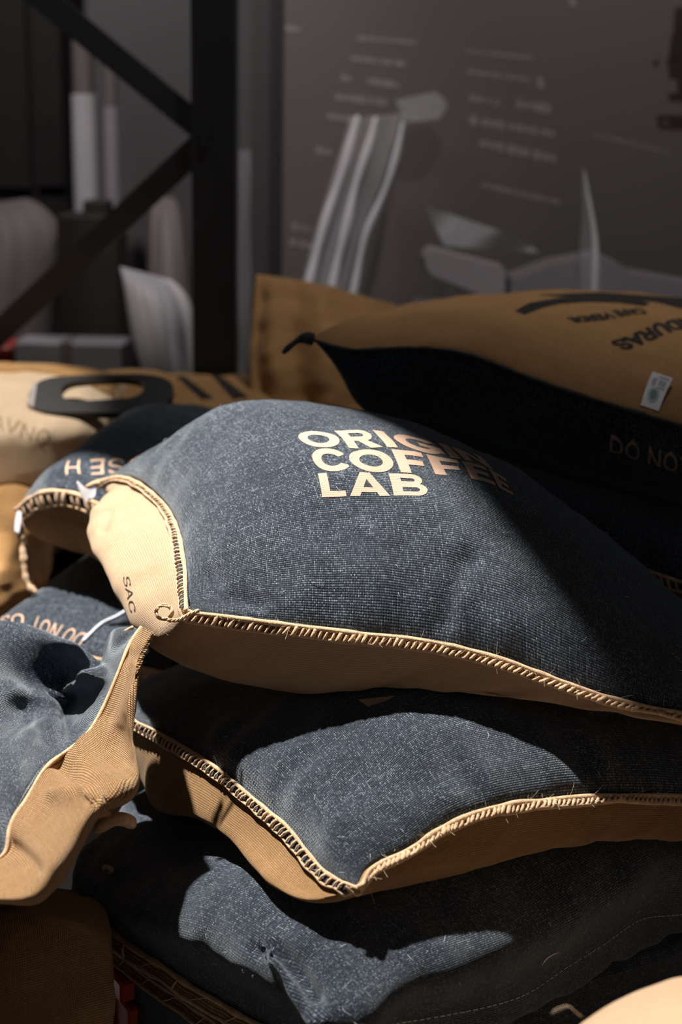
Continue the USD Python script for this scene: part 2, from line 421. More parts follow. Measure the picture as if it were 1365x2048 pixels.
def coons(front, right, back, left, nu, nv):
    wu, wv = warp(nu), warp(nv)
    def side(p, w):
        c = spl(p, 600); x = np.linspace(0, 1, 600)
        return np.stack([np.interp(w, x, c[:, k]) for k in range(3)], -1)
    c0, c1, d0, d1 = side(front, wu), side(back, wu), side(left, wv), side(right, wv)
    u, v = wu[None, :, None], wv[:, None, None]
    A, B, C, D = c0[0], c0[-1], c1[-1], c1[0]
    return ((1 - v) * c0[None] + v * c1[None] + (1 - u) * d0[:, None] + u * d1[:, None]
            - ((1 - u) * (1 - v) * A + u * (1 - v) * B + u * v * C + (1 - u) * v * D))

def sack(front, right, back, left, ht, hb, et=0.55, eb=0.5, nu=150, nv=120, swell=0.03, swell_t=0.0, top_ctrl=(), bot_ctrl=(), sig=0.2,
         lump=0.004, pucker=0.004, seed=1, axis=(0, 0, 1), uvoff=(0.0, 0.0), htf=None, hbf=None, sigb=None):
    """two cloth faces sewn together along a loop of four sides: front A-B, right B-C, back D-C, left A-D"""
    base = coons(front, right, back, left, nu, nv)
    uu, vv = np.meshgrid(warp(nu), warp(nv))
    ax = np.array(axis, float); ax /= np.linalg.norm(ax)
    bu, bv = np.clip(1 - (2 * uu - 1) ** 2, 0, 1), np.clip(1 - (2 * vv - 1) ** 2, 0, 1)
    dW = np.linalg.norm(base[nv // 2, -1] - base[nv // 2, 0]); dL = np.linalg.norm(base[-1, nu // 2] - base[0, nu // 2])
    def out(P, amt, w=0.05):
        o = np.zeros_like(P)
        for edge in range(4):
            if edge == 0: d = vv * dL; dirn = -(base[1] - base[0])[None]
            if edge == 1: d = (1 - vv) * dL; dirn = (base[-1] - base[-2])[None]
            if edge == 2: d = uu * dW; dirn = -(base[:, 1] - base[:, 0])[:, None]
            if edge == 3: d = (1 - uu) * dW; dirn = (base[:, -1] - base[:, -2])[:, None]
            dirn = dirn - (dirn @ ax)[..., None] * ax
            dirn = dirn / np.maximum(np.linalg.norm(dirn, axis=-1, keepdims=True), 1e-9)
            along = bu if edge < 2 else bv
            o += dirn * (amt * (d / w) * np.exp(1 - d / w) * np.clip(along, 0, 1) ** 0.4)[..., None]
        return P + o
    T = base + ax * (ht * (bu * bv) ** et * (htf(uu, vv) if htf else 1))[..., None]
    B = base - ax * (hb * (bu * bv) ** eb * (hbf(uu, vv) if hbf else 1))[..., None]
    if swell: B = out(B, swell)
    if swell_t: T = out(T, swell_t)
    if len(top_ctrl): T = rbf_fix(T, uu, vv, top_ctrl, sig)
    if len(bot_ctrl): B = rbf_fix(B, uu, vv, bot_ctrl, sigb or sig)
    edge_d = np.minimum(np.minimum(uu, 1 - uu) * dW, np.minimum(vv, 1 - vv) * dL)
    keep = 1 - np.exp(-edge_d / 0.012)
    for Q, sgn, sd in ((T, 1, seed), (B, -1, seed + 50)):
        n = grid_normals(Q) * sgn
        q = Q * 9.0
        l = (meshkit.fbm(q, 3, sd) - 0.5) * 2 * lump * 2.2
        al = np.where(np.minimum(uu, 1 - uu) * dW < np.minimum(vv, 1 - vv) * dL, vv * dL, uu * dW)
        pk = (meshkit.noise(np.stack([al * 34, edge_d * 5, 0 * al], -1), sd + 7) - 0.5) * 2 * pucker * np.exp(-edge_d / 0.05)
        Q += n * ((l + pk) * keep)[..., None]
    return Sheet(T, False, uvoff), Sheet(B, True, uvoff)

def rest_on(B, *tops):
    """a lower cloth settles on the sacks below it instead of passing through them"""
    for T in tops:
        P = T.P[::2, ::2].reshape(-1, 3)
        z = LinearNDInterpolator(P[:, :2], P[:, 2])(B.P[..., :2])
        z = np.where(np.isnan(z), -9, z) + 0.005
        k = np.ones(B.P.shape[:2]); k[0] = k[-1] = 0; k[:, 0] = k[:, -1] = 0
        B.P[..., 2] += np.maximum(0, z - B.P[..., 2]) * k
    B.N = grid_normals(B.P) * (-1 if B.flip else 1)

def ridge(S, line, amp, w):
    """raises a fold (or sinks a crease) along the line that the photograph shows"""
    q = proj(S.P)[..., :2]; ln = resample(spl(np.asarray(line, float), 40), n=40)
    d = np.min(np.linalg.norm(q[:, :, None] - ln[None, None], axis=-1), -1)
    face = ((S.N * (S.P - CAM)).sum(-1) < 0) | (d < 0)
    k = np.ones(S.P.shape[:2]); k[0] = k[-1] = 0; k[:, 0] = k[:, -1] = 0
    S.P = S.P + S.N * (amp * np.exp(-(d / w) ** 2) * k * face)[..., None]
    S.N = grid_normals(S.P) * (-1 if S.flip else 1)

def sstep(x, a, b):
    x = np.clip((x - a) / (b - a), 0, 1); return x * x * (3 - 2 * x)

def edge_path(S, edge):
    P = S.P
    return {'front': P[0], 'back': P[-1], 'left': P[:, 0], 'right': P[:, -1]}[edge]

def edge_walk(T, B, edge, rng, dists, step=0.0028, smooth=11):
    """the lower cloth followed inwards from one side of the loop: points and outward normals at these distances"""
    def rows(A):
        return {'front': A.transpose(1, 0, 2), 'back': A[::-1].transpose(1, 0, 2), 'left': A, 'right': A[:, ::-1]}[edge]
    P, N = rows(B.P)[:, :40], rows(B.N)[:, :40]
    UP = rows(T.N)[:, 1]
    n = len(P); out = []
    for d in dists:
        pp, nn = np.zeros((n, 3)), np.zeros((n, 3))
        for i in range(n):
            q = np.r_[0, np.cumsum(np.linalg.norm(np.diff(P[i], axis=0), axis=1))]
            for k in range(3):
                pp[i, k] = np.interp(max(d, 0), q, P[i, :, k]); nn[i, k] = np.interp(max(d, 0) + 0.004, q, N[i, :, k])
        if d <= 0: nn = nn + 0.6 * UP
        out.append((pp, nn))
    ker = np.ones(smooth) / smooth; h = smooth // 2
    def sm(A):
        pad = np.pad(A, ((h, h), (0, 0)), mode='edge')
        return np.stack([np.convolve(pad[:, i], ker, 'valid') for i in range(3)], -1)
    a, b = int(rng[0] * (n - 1)), int(rng[1] * (n - 1)) + 1
    p0 = out[0][0]
    cols = [p0]
    for pp, nn in out:
        nn = sm(nn); nn /= np.maximum(np.linalg.norm(nn, axis=1, keepdims=True), 1e-9)
        cols += [p0 + sm(pp - p0), nn]
    r_ = resample(np.hstack(cols)[a:b], step)
    return [(r_[:, 3 + 6 * i:6 + 6 * i], r_[:, 6 + 6 * i:9 + 6 * i]) for i in range(len(dists))]

def edge_frame(T, B, edge, rng=(0.0, 1.0)):
    w = edge_walk(T, B, edge, rng, [0.0, 0.01])
    D = w[1][0] - w[0][0]; D /= np.maximum(np.linalg.norm(D, axis=1, keepdims=True), 1e-9)
    return np.hstack([w[0][0], D, w[0][1]])

def seam(thing, T, B, edge, rng=(0, 1), width=0.011, cord=0.0021, rung=0.0013, pitch=0.0072, flange_mat='blue', cord_mat='cord', lift=0.003, seed=3, slant=0.25, wob=0.0012, lower=True, tilt=0.0):
    step = 0.0028
    K = 5
    w = edge_walk(T, B, edge, rng, [width * k / (K - 1) for k in range(K)], step)
    rs = np.random.RandomState(seed)
    n = len(w[0][0]); s = np.arange(n) * step
    wb = (meshkit.noise(np.stack([s * 60, 0 * s, 0 * s], -1), seed) - 0.5)[:, None]
    wb2 = (meshkit.noise(np.stack([s * 25, 0 * s + 5, 0 * s], -1), seed + 1) - 0.5)[:, None]
    D = w[-1][0] - w[0][0]; D /= np.maximum(np.linalg.norm(D, axis=1, keepdims=True), 1e-9)
    lay = [(p + nn * (lift + tilt * k / (K - 1) + 0.001 * math.sin(math.pi * k / (K - 1))) + D * (wob * 2 * (wb2 if k == 0 else wb)), nn) for k, (p, nn) in enumerate(w)]
    top, bot, nrm = lay[0][0], lay[-1][0], lay[0][1]
    # the folded edge of cloth under the stitches
    ring = [lay[0][0] - lay[0][1] * 0.004 - D * 0.002] + [p for p, nn in lay] + [lay[-1][0] - lay[-1][1] * 0.004 + D * 0.0008]
    rings = np.stack(ring, 1); k = len(ring); f = []
    for i in range(n - 1):
        for j in range(k):
            a0, b0 = i * k + j, i * k + (j + 1) % k
            f += [(a0, b0, b0 + k), (a0, b0 + k, a0 + k)]
    f = np.array(f); v = rings.reshape(-1, 3)
    fn = np.cross(v[f[:, 1]] - v[f[:, 0]], v[f[:, 2]] - v[f[:, 0]])
    mid = f[(np.arange(len(f)) // 2) % k == 2]
    if (np.cross(v[mid[:, 1]] - v[mid[:, 0]], v[mid[:, 2]] - v[mid[:, 0]]) * np.repeat(lay[1][1][:-1], 2, 0)[:len(mid)]).sum() < 0: f = f[:, ::-1]
    uv = np.stack([np.repeat(s, k), np.tile(np.linspace(0, width * 1.3, k), n)], -1)
    thing.part('seam_flange', (v, f), flange_mat, smooth=True, uv=uv)
    ms = [tube(top + nrm * 0.0012, cord * (1 + 0.5 * wb[:, 0]), 7)]
    if lower: ms.append(tube(bot + lay[-1][1] * 0.0010, cord * 0.72 * (1 + 0.6 * wb2[:, 0]), 6))
    # the loops of thread that cross it
    A_ = np.stack([p for p, nn in lay], 1); N_ = np.stack([nn for p, nn in lay], 1)
    L = s[-1]; x = pitch * 0.5
    while x < L - pitch:
        sl = pitch * (slant + 0.15 * rs.randn()); pth = []
        for w_ in (-0.06, 0.2, 0.5, 0.8, 1.06):
            q = min(max((x + sl * w_) / step, 0), n - 1.001); i = int(q); fr = q - i; g = min(max(w_, 0), 1) * (K - 1); j = min(int(g), K - 2); h = g - j
            def bl(Z): return ((Z[i, j] * (1 - h) + Z[i, j + 1] * h) * (1 - fr) + (Z[i + 1, j] * (1 - h) + Z[i + 1, j + 1] * h) * fr)
            pth.append(bl(A_) + bl(N_) * (0.0010 + 0.0018 * math.sin(math.pi * min(max(w_, 0), 1))))
        ms.append(tube(np.array(pth), rung * max(0.5, 1 + 0.22 * rs.randn()), 5))
        x += pitch * (1 + 0.10 * rs.randn())
    thing.part('seam_stitching', cat_meshes(ms), cord_mat, smooth=True)
    return top, bot, nrm, D

def fuzz(thing, path, dirs, count, length, width=0.00022, mat='fibre', seed=5, name='loose_fibres'):
    rs = np.random.RandomState(seed); lines = []
    for _ in range(count):
        i = rs.randint(len(path)); p = path[i].copy()
        d = dirs[i] + 0.8 * rs.randn(3); d /= np.linalg.norm(d); l = length * (0.3 + rs.rand()); c = rs.randn(3) * 0.5
        lines.append(np.array([p + (d + c * q) * l * q for q in (0, 0.3, 0.65, 1.0)]))
    thing.curves(name, lines, width, mat)

def lint(thing, sh, count, seed, length=0.006, width=0.0003, mat='lint', region=(0, 1, 0, 1), name='lint'):
    rs = np.random.RandomState(seed); lines = []
    for _ in range(count):
        ab = np.array([[region[0] + (region[1] - region[0]) * rs.rand(), region[2] + (region[3] - region[2]) * rs.rand()]])
        p, n = sh.sample(ab)[0], sh.sample(ab, sh.N)[0]
        a = np.cross(n, rs.randn(3)); a /= np.linalg.norm(a); b = np.cross(n, a); l = length * (0.3 + 1.2 * rs.rand()); k = rs.randn() * 0.5
        lines.append(np.array([p + n * 0.0012 + a * l * q + b * k * l * q * q + n * 0.0015 * math.sin(3 * q) for q in (0, 0.35, 0.7, 1.0)]))
    thing.curves(name, lines, width, mat)

# ------------------------------------------------------------------ lettering
def tri(shape, size=0.14):
    """a flat triangulation, finely cut so that it can follow the cloth"""
    ms = []
    for g in getattr(shape, 'geoms', [shape]):
        if g.area <= 0: continue
        v, f = trimesh.creation.triangulate_polygon(g, engine='earcut')
        ms.append((np.c_[v, np.zeros(len(v))], f))
    v, f = cat_meshes(ms)
    v, f = trimesh.remesh.subdivide_to_size(v, f, size, max_iter=12)
    x0, y0 = v[:, :2].min(0); x1, y1 = v[:, :2].max(0)
    return (v[:, :2] - (x0, y0)) / (x1 - x0, y1 - y0), f

def unit(shape, pad=None):
    return shape
    x0, y0, x1, y1 = pad or shape.bounds
    return affinity.affine_transform(shape, [1 / (x1 - x0), 0, 0, 1 / (y1 - y0), -x0 / (x1 - x0), -y0 / (y1 - y0)])

def _ring(w, h, s):
    a = affinity.scale(Point(0, 0).buffer(0.5, 32), w, h)
    b = affinity.scale(Point(0, 0).buffer(0.5, 32), w - 2 * s, h - 2 * s * 0.92)
    return affinity.translate(a.difference(b), w / 2, h / 2)

def _poly(*p): return Polygon(p)

def glyph(ch, s=0.27):
    """heavy geometric capitals, height 1"""
    if ch == 'O': return affinity.translate(_ring(1.16, 1.05, s), 0, -0.025), 1.16
    if ch in 'CG':
        r = affinity.translate(_ring(1.12, 1.05, s), 0, -0.025)
        if ch == 'C':
            return r.difference(_poly((0.56, 0.5), (1.4, 0.98), (1.4, 0.02))).intersection(sbox(0, -1, 1.0, 2)), 1.0
        r = r.difference(_poly((0.56, 0.5), (1.4, 0.98), (1.4, 0.5), (0.56, 0.47)))
        return unary_union([r, sbox(0.56, 0.36, 1.10, 0.57), sbox(0.84, 0.16, 1.10, 0.5)]).intersection(sbox(0, -1, 1.1, 2)), 1.1
    if ch == 'I': return sbox(0, 0, s, 1), s
    if ch == 'L': return unary_union([sbox(0, 0, s, 1), sbox(0, 0, 0.72, 0.23)]), 0.72
    if ch == 'F': return unary_union([sbox(0, 0, s, 1), sbox(0, 0.78, 0.74, 1), sbox(0, 0.36, 0.66, 0.58)]), 0.76
    if ch == 'E': return unary_union([sbox(0, 0, s, 1), sbox(0, 0.78, 0.74, 1), sbox(0, 0.39, 0.68, 0.6), sbox(0, 0, 0.75, 0.22)]), 0.77
    if ch == 'A': return _poly((0, 0), (0.42, 1), (0.68, 1), (1.1, 0), (0.82, 0), (0.55, 0.72), (0.28, 0)).union(sbox(0.25, 0.17, 0.85, 0.37)), 1.1
    if ch == 'N': return unary_union([sbox(0, 0, s, 1), sbox(0.70, 0, 0.70 + s, 1), _poly((0, 1), (0.26, 1), (0.97, 0), (0.71, 0))]), 0.97
    if ch == 'V': return _poly((0, 1), (0.27, 1), (0.55, 0.3), (0.82, 1), (1.1, 1), (0.68, 0), (0.42, 0)), 1.1
    if ch in 'RB':
        def bowl(y0, y1, w, hs):
            a = unary_union([sbox(0, y0, w - (y1 - y0) / 2, y1), Point(w - (y1 - y0) / 2, (y0 + y1) / 2).buffer((y1 - y0) / 2, 24)])
            b = unary_union([sbox(s, y0 + hs, w - (y1 - y0) / 2, y1 - hs), Point(w - (y1 - y0) / 2, (y0 + y1) / 2).buffer((y1 - y0) / 2 - hs, 24)])
            return a.difference(b.intersection(sbox(s, -1, 3, 3)))
        if ch == 'R':
            return unary_union([sbox(0, 0, s, 1), bowl(0.36, 1, 0.86, 0.21), _poly((0.36, 0.42), (0.62, 0.42), (0.93, 0), (0.61, 0))]), 0.93
        return unary_union([sbox(0, 0, s, 1), bowl(0.48, 1, 0.82, 0.185), bowl(0, 0.58, 0.9, 0.19)]), 0.9
    if ch == ' ': return Polygon(), 0.35

def word(text, gap=0.1, s=0.27):
    x, out = 0, []
    for ch in text:
        g, w = glyph(ch, s)
        if not g.is_empty: out.append(affinity.translate(g, x, 0))
        x += w + gap
    return out

def inter(text, bold=False):
    """outline of a word in the default face as a shapely shape, capitals 1 high"""
    mm_ = meshkit.text_mesh(text, 1.0, 0.05, bold)
    v, f = np.array(mm_.vertices), np.array(mm_.faces)
    up = mm_.face_normals[:, 2] > 0.9
    return unary_union([Polygon(v[t][:, :2]).buffer(1e-4) for t in f[up]])

# ------------------------------------------------------------------ the setting
def onwall(px, py, y):
    d = at(px, py, 1.0) - CAM
    return CAM + d * (y - CAM[1]) / d[1]
WY = 3.56
xw = onwall(566, 420, WY)[0]
struct('floor', bx((0.4, 2.5, -0.05), (7, 7, 0.1)), 'floor', 'dark concrete floor beneath the pallets', 'floor')
struct('wall_right', bx((xw + 1.4, WY + 0.05, 1.6), (2.8, 0.1, 3.2)), 'wall', 'grey-brown wall panel with faint pale printed lines', 'wall')
struct('wall_back', bx((-1.1, 4.66, 1.6), (4.4, 0.1, 3.2)), 'wall_far', 'dim grey wall behind the rack', 'wall')
x0, x1 = onwall(502, 420, 3.66)[0], xw
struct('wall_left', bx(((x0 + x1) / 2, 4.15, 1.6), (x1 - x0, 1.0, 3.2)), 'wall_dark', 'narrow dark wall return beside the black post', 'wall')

def quad_print(pts, lift=0.0012):
    """a thin flat print with these corners on the wall"""
    P = np.array([onwall(x, y, WY - lift) for x, y in pts])
    c = P.mean(0)
    v = np.vstack([P, P + [0, lift * 0.9, 0]])
    n = len(P)
    f = [(0, i, i + 1) for i in range(1, n - 1)] + [(n, n + i + 1, n + i) for i in range(1, n - 1)]
    for i in range(n):
        j = (i + 1) % n; f += [(i, n + i, n + j), (i, n + j, j)]
    return v, np.array(f)

rs = np.random.RandomState(7)
def text_rows(name, label, cat, rows, mat):
    t = Thing(name, label, cat, onwall(rows[0][0], rows[0][1], WY))
    for (xa, ya, xb, yb, h) in rows:
        ms, x = [], 0.0
        L = xb - xa
        while x < L:
            w = h * (0.5 + 0.6 * rs.rand()); w = min(w, L - x)
            if w < 2: break
            k0, k1 = x / L, (x + w) / L
            q0 = (xa + L * k0, ya + (yb - ya) * k0); q1 = (xa + L * k1, ya + (yb - ya) * k1)
            hh = h * (0.35 + 0.3 * rs.rand())
            ms.append(quad_print([(q0[0], q0[1] - hh), (q1[0], q1[1] - hh), (q1[0], q1[1] + hh), (q0[0], q0[1] + hh)]))
            x += w + h * (0.16 + (0.35 if rs.rand() < 0.2 else 0))
        t.part('printed_line', cat_meshes(ms), mat, smooth=False)
text_rows('wall_lettering', 'left block of faint pale printed lines high on the wall', 'lettering',
          [(716, 76, 832, 86, 9), (703, 117, 812, 129, 10), (683, 155, 706, 160, 12), (735, 162, 797, 171, 13), (672, 194, 775, 206, 13), (655, 232, 722, 243, 13), (632, 300, 665, 306, 12), (585, 452, 622, 460, 14), (580, 484, 628, 494, 14), (572, 57, 604, 60, 9)], 'wall_print')
text_rows('wall_lettering', 'right block of faint pale printed lines on the wall above the plastic peak', 'lettering',
          [(933, 103, 1068, 116, 7), (935, 143, 1062, 160, 8), (1076, 164, 1098, 173, 17), (940, 196, 1000, 206, 12), (1034, 208, 1102, 219, 16), (940, 240, 1108, 268, 16), (960, 286, 1112, 318, 16), (963, 370, 1122, 406, 8), (1188, 270, 1340, 306, 5), (1139, 3, 1153, 6, 16)], 'wall_print')
t = Thing('wall_lettering', 'column of dark brown printed marks at the upper right edge', 'lettering', onwall(1350, 200, WY))
for q in ([(1351, 15), (1420, 15), (1420, 70), (1347, 72)], [(1344, 70), (1420, 70), (1420, 118), (1338, 120)], [(1334, 118), (1420, 118), (1420, 150), (1340, 158)],
          [(1308, 120), (1318, 120), (1318, 131), (1308, 131)], [(1354, 156), (1420, 156), (1420, 188), (1356, 186)], [(1337, 187), (1420, 184), (1420, 206), (1340, 202)],
          [(1314, 232), (1326, 230), (1328, 257), (1318, 256)], [(1326, 230), (1420, 231), (1420, 240), (1326, 240)], [(1326, 250), (1420, 250), (1420, 260), (1328, 258)], [(1338, 240), (1420, 240), (1420, 250), (1338, 250)]):
    t.part('printed_letter', quad_print(q), 'wall_ink', smooth=False)

# --- rack
def bar(a, b, w, d, up=(0, 0, 1)):
    """a channel-section bar from a to b, w wide and d deep, lips turned back"""
    a, b = np.array(a, float), np.array(b, float); ax = (b - a) / np.linalg.norm(b - a)
    e2 = np.array([0, 1.0, 0]); e2 -= ax * (e2 @ ax); e2 /= np.linalg.norm(e2); e1 = np.cross(e2, ax)
    th = 0.004; ms = []
    prof = Polygon([(-w / 2, 0), (w / 2, 0), (w / 2, d), (w / 2 - 0.016, d), (w / 2 - 0.016, d - th), (w / 2 - th, d - th), (w / 2 - th, th), (-w / 2 + th, th), (-w / 2 + th, d - th), (-w / 2 + 0.016, d - th), (-w / 2 + 0.016, d), (-w / 2, d)]).buffer(0.0015, 2).buffer(-0.0005, 2)
    me = trimesh.creation.extrude_polygon(prof, np.linalg.norm(b - a), engine='earcut')
    R = np.eye(4); R[:3, 0], R[:3, 1], R[:3, 2], R[:3, 3] = e1, e2, ax, a
    if np.linalg.det(R[:3, :3]) < 0: R[:3, 0] *= -1
    me.apply_transform(R); return me
pc = at(428, 420, 2.95); pc2 = pc + np.array([-0.98, 0.06, 0])
rack = Thing('pallet_rack', 'black steel rack frame with upright post and diagonal braces', 'rack', (pc[0], pc[1], 0))
rack.part('post', bar((pc[0], pc[1], 0.008), (pc[0], pc[1], 2.6), 0.090, 0.07), 'steel', smooth=30)
rack.part('post', bar((pc2[0], pc2[1], 0.008), (pc2[0], pc2[1], 2.6), 0.090, 0.07), 'steel', smooth=30)
for p_ in (pc, pc2):
    rack.part('foot_plate', bx((p_[0], p_[1] + 0.035, 0.004), (0.14, 0.13, 0.008), bevel=0.002), 'steel')
def on_frame(px, py, dy=0.03):
    d = at(px, py, 1.0) - CAM; k = (pc2 - pc)
    n_ = np.array([k[1], -k[0], 0]); q = pc + [0, dy, 0]
    return CAM + d * ((q - CAM) @ n_) / (d @ n_)
for a_, b_ in (((420, 272), (-160, -205)), ((424, 268), (-150, 802))):
    a_, b_ = on_frame(*a_), on_frame(*b_)
    b_ = a_ + (b_ - a_) * (pc2[0] - 0.01 - a_[0]) / (b_[0] - a_[0])      # up to the second post
    rack.part('brace', bar(a_, b_, 0.050, 0.028), 'steel', smooth=30)
for q in ((412, 266), (412, 285)):
    c_ = trimesh.creation.cylinder(0.011, 0.012, sections=6); c_.apply_transform(trimesh.transformations.rotation_matrix(math.pi / 2, [1, 0, 0])); c_.apply_translation(on_frame(*q, 0.0) + [0, -0.008, 0])
    rack.part('bolt', c_, 'steel', smooth=False)

# --- things far behind the rack
def loft0(rows, nu, nv):
    r1 = np.stack([spl(np.array(r_), nu) for r_ in rows])
    return np.stack([spl(r1[:, j], nv) for j in range(nu)], 1)
def bag(outline, t, depth, seed, fold=0.006, nu=44, nv=44, vert=True):
    """a filled bag standing up: its outline in the photograph at distance t, bulging towards and away from the viewer, gathered in folds"""
    pts = [at(x, y, t) for x, y in outline]; k = len(outline) // 2
    left, right = spl(pts[:k], nv), spl(pts[k:], nv)
    u = np.linspace(0, 1, nu)[None, :, None]
    F = left[:, None] * (1 - u) + right[:, None] * u
    uu, vv = np.meshgrid(np.linspace(0, 1, nu), np.linspace(0, 1, nv))
    prof = (np.clip(4 * uu * (1 - uu), 0, 1) * np.clip(1 - np.maximum(0, 0.25 - vv) ** 2 * 16, 0, 1)) ** 0.5
    fo = (meshkit.fbm(np.stack([uu * 9, vv * (1.6 if vert else 6), 0 * uu], -1), 3, seed) - 0.5) * 2 * fold * np.clip(prof * 3, 0, 1)
    Fr = F + np.array([0, -1.0, 0]) * (depth / 2 * prof + fo)[..., None]
    Bk = F + np.array([0, 1.0, 0]) * (depth / 2 * prof)[..., None]
    v = np.vstack([Fr.reshape(-1, 3), Bk.reshape(-1, 3)]); n = nu * nv
    f = [grid_faces(nu, nv, True), grid_faces(nu, nv, False) + n]
    for r_ in (np.arange(nu), np.arange(nu) + (nv - 1) * nu):   # close top and bottom
        a, b = r_[:-1], r_[1:]
        f += [np.stack([a, b, b + n], 1), np.stack([a, b + n, a + n], 1)]
    return v, np.vstack(f)
def box_px(xa, ya, xb, yb, t, depth, to_floor=False, bevel=0.006):
    a, b = at(xa, ya, t), at(xb, ya, t); zb = 0.0 if to_floor else at(xa, yb, t)[2]
    w = b[0] - a[0]; zt = (a[2] + b[2]) / 2
    return bx(((a[0] + b[0]) / 2, a[1] + depth / 2, (zt + zb) / 2), (w, depth, zt - zb), bevel=bevel)
def single(name, mesh, mat, label, cat, smooth=35, group=None):
    v = mesh[0] if isinstance(mesh, tuple) else np.array(mesh.vertices)
    b_ = (v[:, 0].mean(), v[:, 1].mean(), v[:, 2].min())
    t_ = Thing(name, label, cat, b_, group)
    return t_
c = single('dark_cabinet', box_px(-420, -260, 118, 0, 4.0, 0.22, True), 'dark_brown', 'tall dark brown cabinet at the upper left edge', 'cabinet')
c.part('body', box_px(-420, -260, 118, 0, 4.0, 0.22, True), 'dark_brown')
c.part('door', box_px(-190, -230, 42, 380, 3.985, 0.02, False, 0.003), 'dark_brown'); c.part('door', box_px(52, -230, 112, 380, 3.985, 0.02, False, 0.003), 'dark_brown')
for i, (xa, xb, ya, yb, ymid, lab) in enumerate(((140, 190, 80, 0, 188, 'taller white roll standing between the dark cabinet and the brace'), (205, 235, 120, 0, 214, 'shorter white roll standing just right of the taller one'))):
    p0, p1 = at(xa, ya, 3.9), at(xb, ya, 3.9); r_ = (p1[0] - p0[0]) / 2; cx, cy = (p0[0] + p1[0]) / 2, p0[1]
    zt, zm = p0[2], at(xa, ymid, 3.9)[2]
    tt = Thing('white_roll', lab, 'roll', (cx, cy, 0))
    def lathe(z0, z1, rr):
        m_ = trimesh.creation.revolve([(0, z0), (rr * .94, z0), (rr, z0 + .006), (rr, z1 - .006), (rr * .94, z1), (0, z1)], sections=28); m_.apply_translation((cx, cy, 0)); return m_
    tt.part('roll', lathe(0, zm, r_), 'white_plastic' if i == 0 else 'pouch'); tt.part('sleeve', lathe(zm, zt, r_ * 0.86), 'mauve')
def simple_bag(name, outline, t, depth, seed, mat, label, cat, fold=0.006, vert=True):
    m_ = bag(outline, t, depth, seed, fold, vert=vert); tt = single(name, m_, mat, label, cat); tt.part('bag', m_, mat, smooth=True); return tt
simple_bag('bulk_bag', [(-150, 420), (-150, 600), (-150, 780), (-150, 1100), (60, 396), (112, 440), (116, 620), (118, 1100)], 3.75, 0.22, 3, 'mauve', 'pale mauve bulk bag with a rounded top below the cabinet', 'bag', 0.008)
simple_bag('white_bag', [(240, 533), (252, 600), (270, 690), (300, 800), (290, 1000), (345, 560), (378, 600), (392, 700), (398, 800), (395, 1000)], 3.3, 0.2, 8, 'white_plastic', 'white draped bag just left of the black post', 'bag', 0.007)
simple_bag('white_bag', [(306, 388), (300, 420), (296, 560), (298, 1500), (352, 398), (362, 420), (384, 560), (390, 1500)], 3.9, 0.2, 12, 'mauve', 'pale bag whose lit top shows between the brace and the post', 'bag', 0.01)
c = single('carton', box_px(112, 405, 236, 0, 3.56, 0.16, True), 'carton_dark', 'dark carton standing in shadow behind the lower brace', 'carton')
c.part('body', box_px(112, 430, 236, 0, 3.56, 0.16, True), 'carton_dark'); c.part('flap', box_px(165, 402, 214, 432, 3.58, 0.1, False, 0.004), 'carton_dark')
c = single('carton', box_px(28, 685, 247, 0, 3.36, 0.12, True), 'grey_board', 'low grey carton behind the stacked sacks at left', 'carton')
c.part('body', box_px(28, 685, 247, 0, 3.36, 0.12, True), 'grey_board'); c.part('tape', box_px(120, 684.4, 142, 800, 3.357, 0.1, False, 0.001), 'mauve')
c = single('red_crate', box_px(-160, 692, 25, 0, 3.36, 0.12, True), 'red', 'dark red crate at the left edge beside the grey carton', 'crate')
c.part('body', box_px(-160, 700, 24, 0, 3.36, 0.12, True), 'red'); c.part('rim', box_px(-160, 692, 25, 705, 3.352, 0.135, False, 0.004), 'red')
# film strip beside the post
tt = Thing('plastic_film', 'narrow upright strip of cloudy film just right of the black post', 'plastic film', at(487, 760, 3.15))
yy = np.linspace(300, 790, 30)
P = np.array([[at(474 + 27 * k + 2 * math.sin(y_ * .03 + k * 4), y_, 3.15 + 0.02 * math.sin(k * 9 + y_ * .004)) for k in np.linspace(0, 1, 14)] for y_ in yy])
tt.part('film', (np.vstack([P.reshape(-1, 3), P.reshape(-1, 3) + [0, .003, 0]]), np.vstack([grid_faces(14, 30, True), grid_faces(14, 30, False) + 14 * 30])), 'film', smooth=True)

# --- gathered film in front of the wall
tt = Thing('plastic_film', 'gathered clear film fanning down in bright folds above the topmost sack tip', 'plastic film', at(690, 600, 3.35))
ll, rl = [(700, 236), (673, 330), (642, 430), (614, 530), (594, 640)], [(818, 226), (796, 330), (758, 430), (728, 530), (704, 640)]
nr, nc = 60, 90
Lp, Rp = spl([at(x, y, 3.35) for x, y in ll], nr), spl([at(x, y, 3.35) for x, y in rl], nr)
k = np.linspace(0, 1, nc)[None, :]; s_ = np.linspace(0, 1, nr)[:, None]
pleat = 0.007 * np.sin(k * 20 + 2.2 * s_) + 0.004 * np.sin(k * 43 + 1.0 + 3 * s_)
P = Lp[:, None] * (1 - k[..., None]) + Rp[:, None] * k[..., None] + np.stack([0 * pleat, pleat, 0 * pleat], -1)
tt.part('sheet', (np.vstack([P.reshape(-1, 3), P.reshape(-1, 3) + [0, .002, 0]]), np.vstack([grid_faces(nc, nr, True), grid_faces(nc, nr, False) + nc * nr])), 'film', smooth=True)
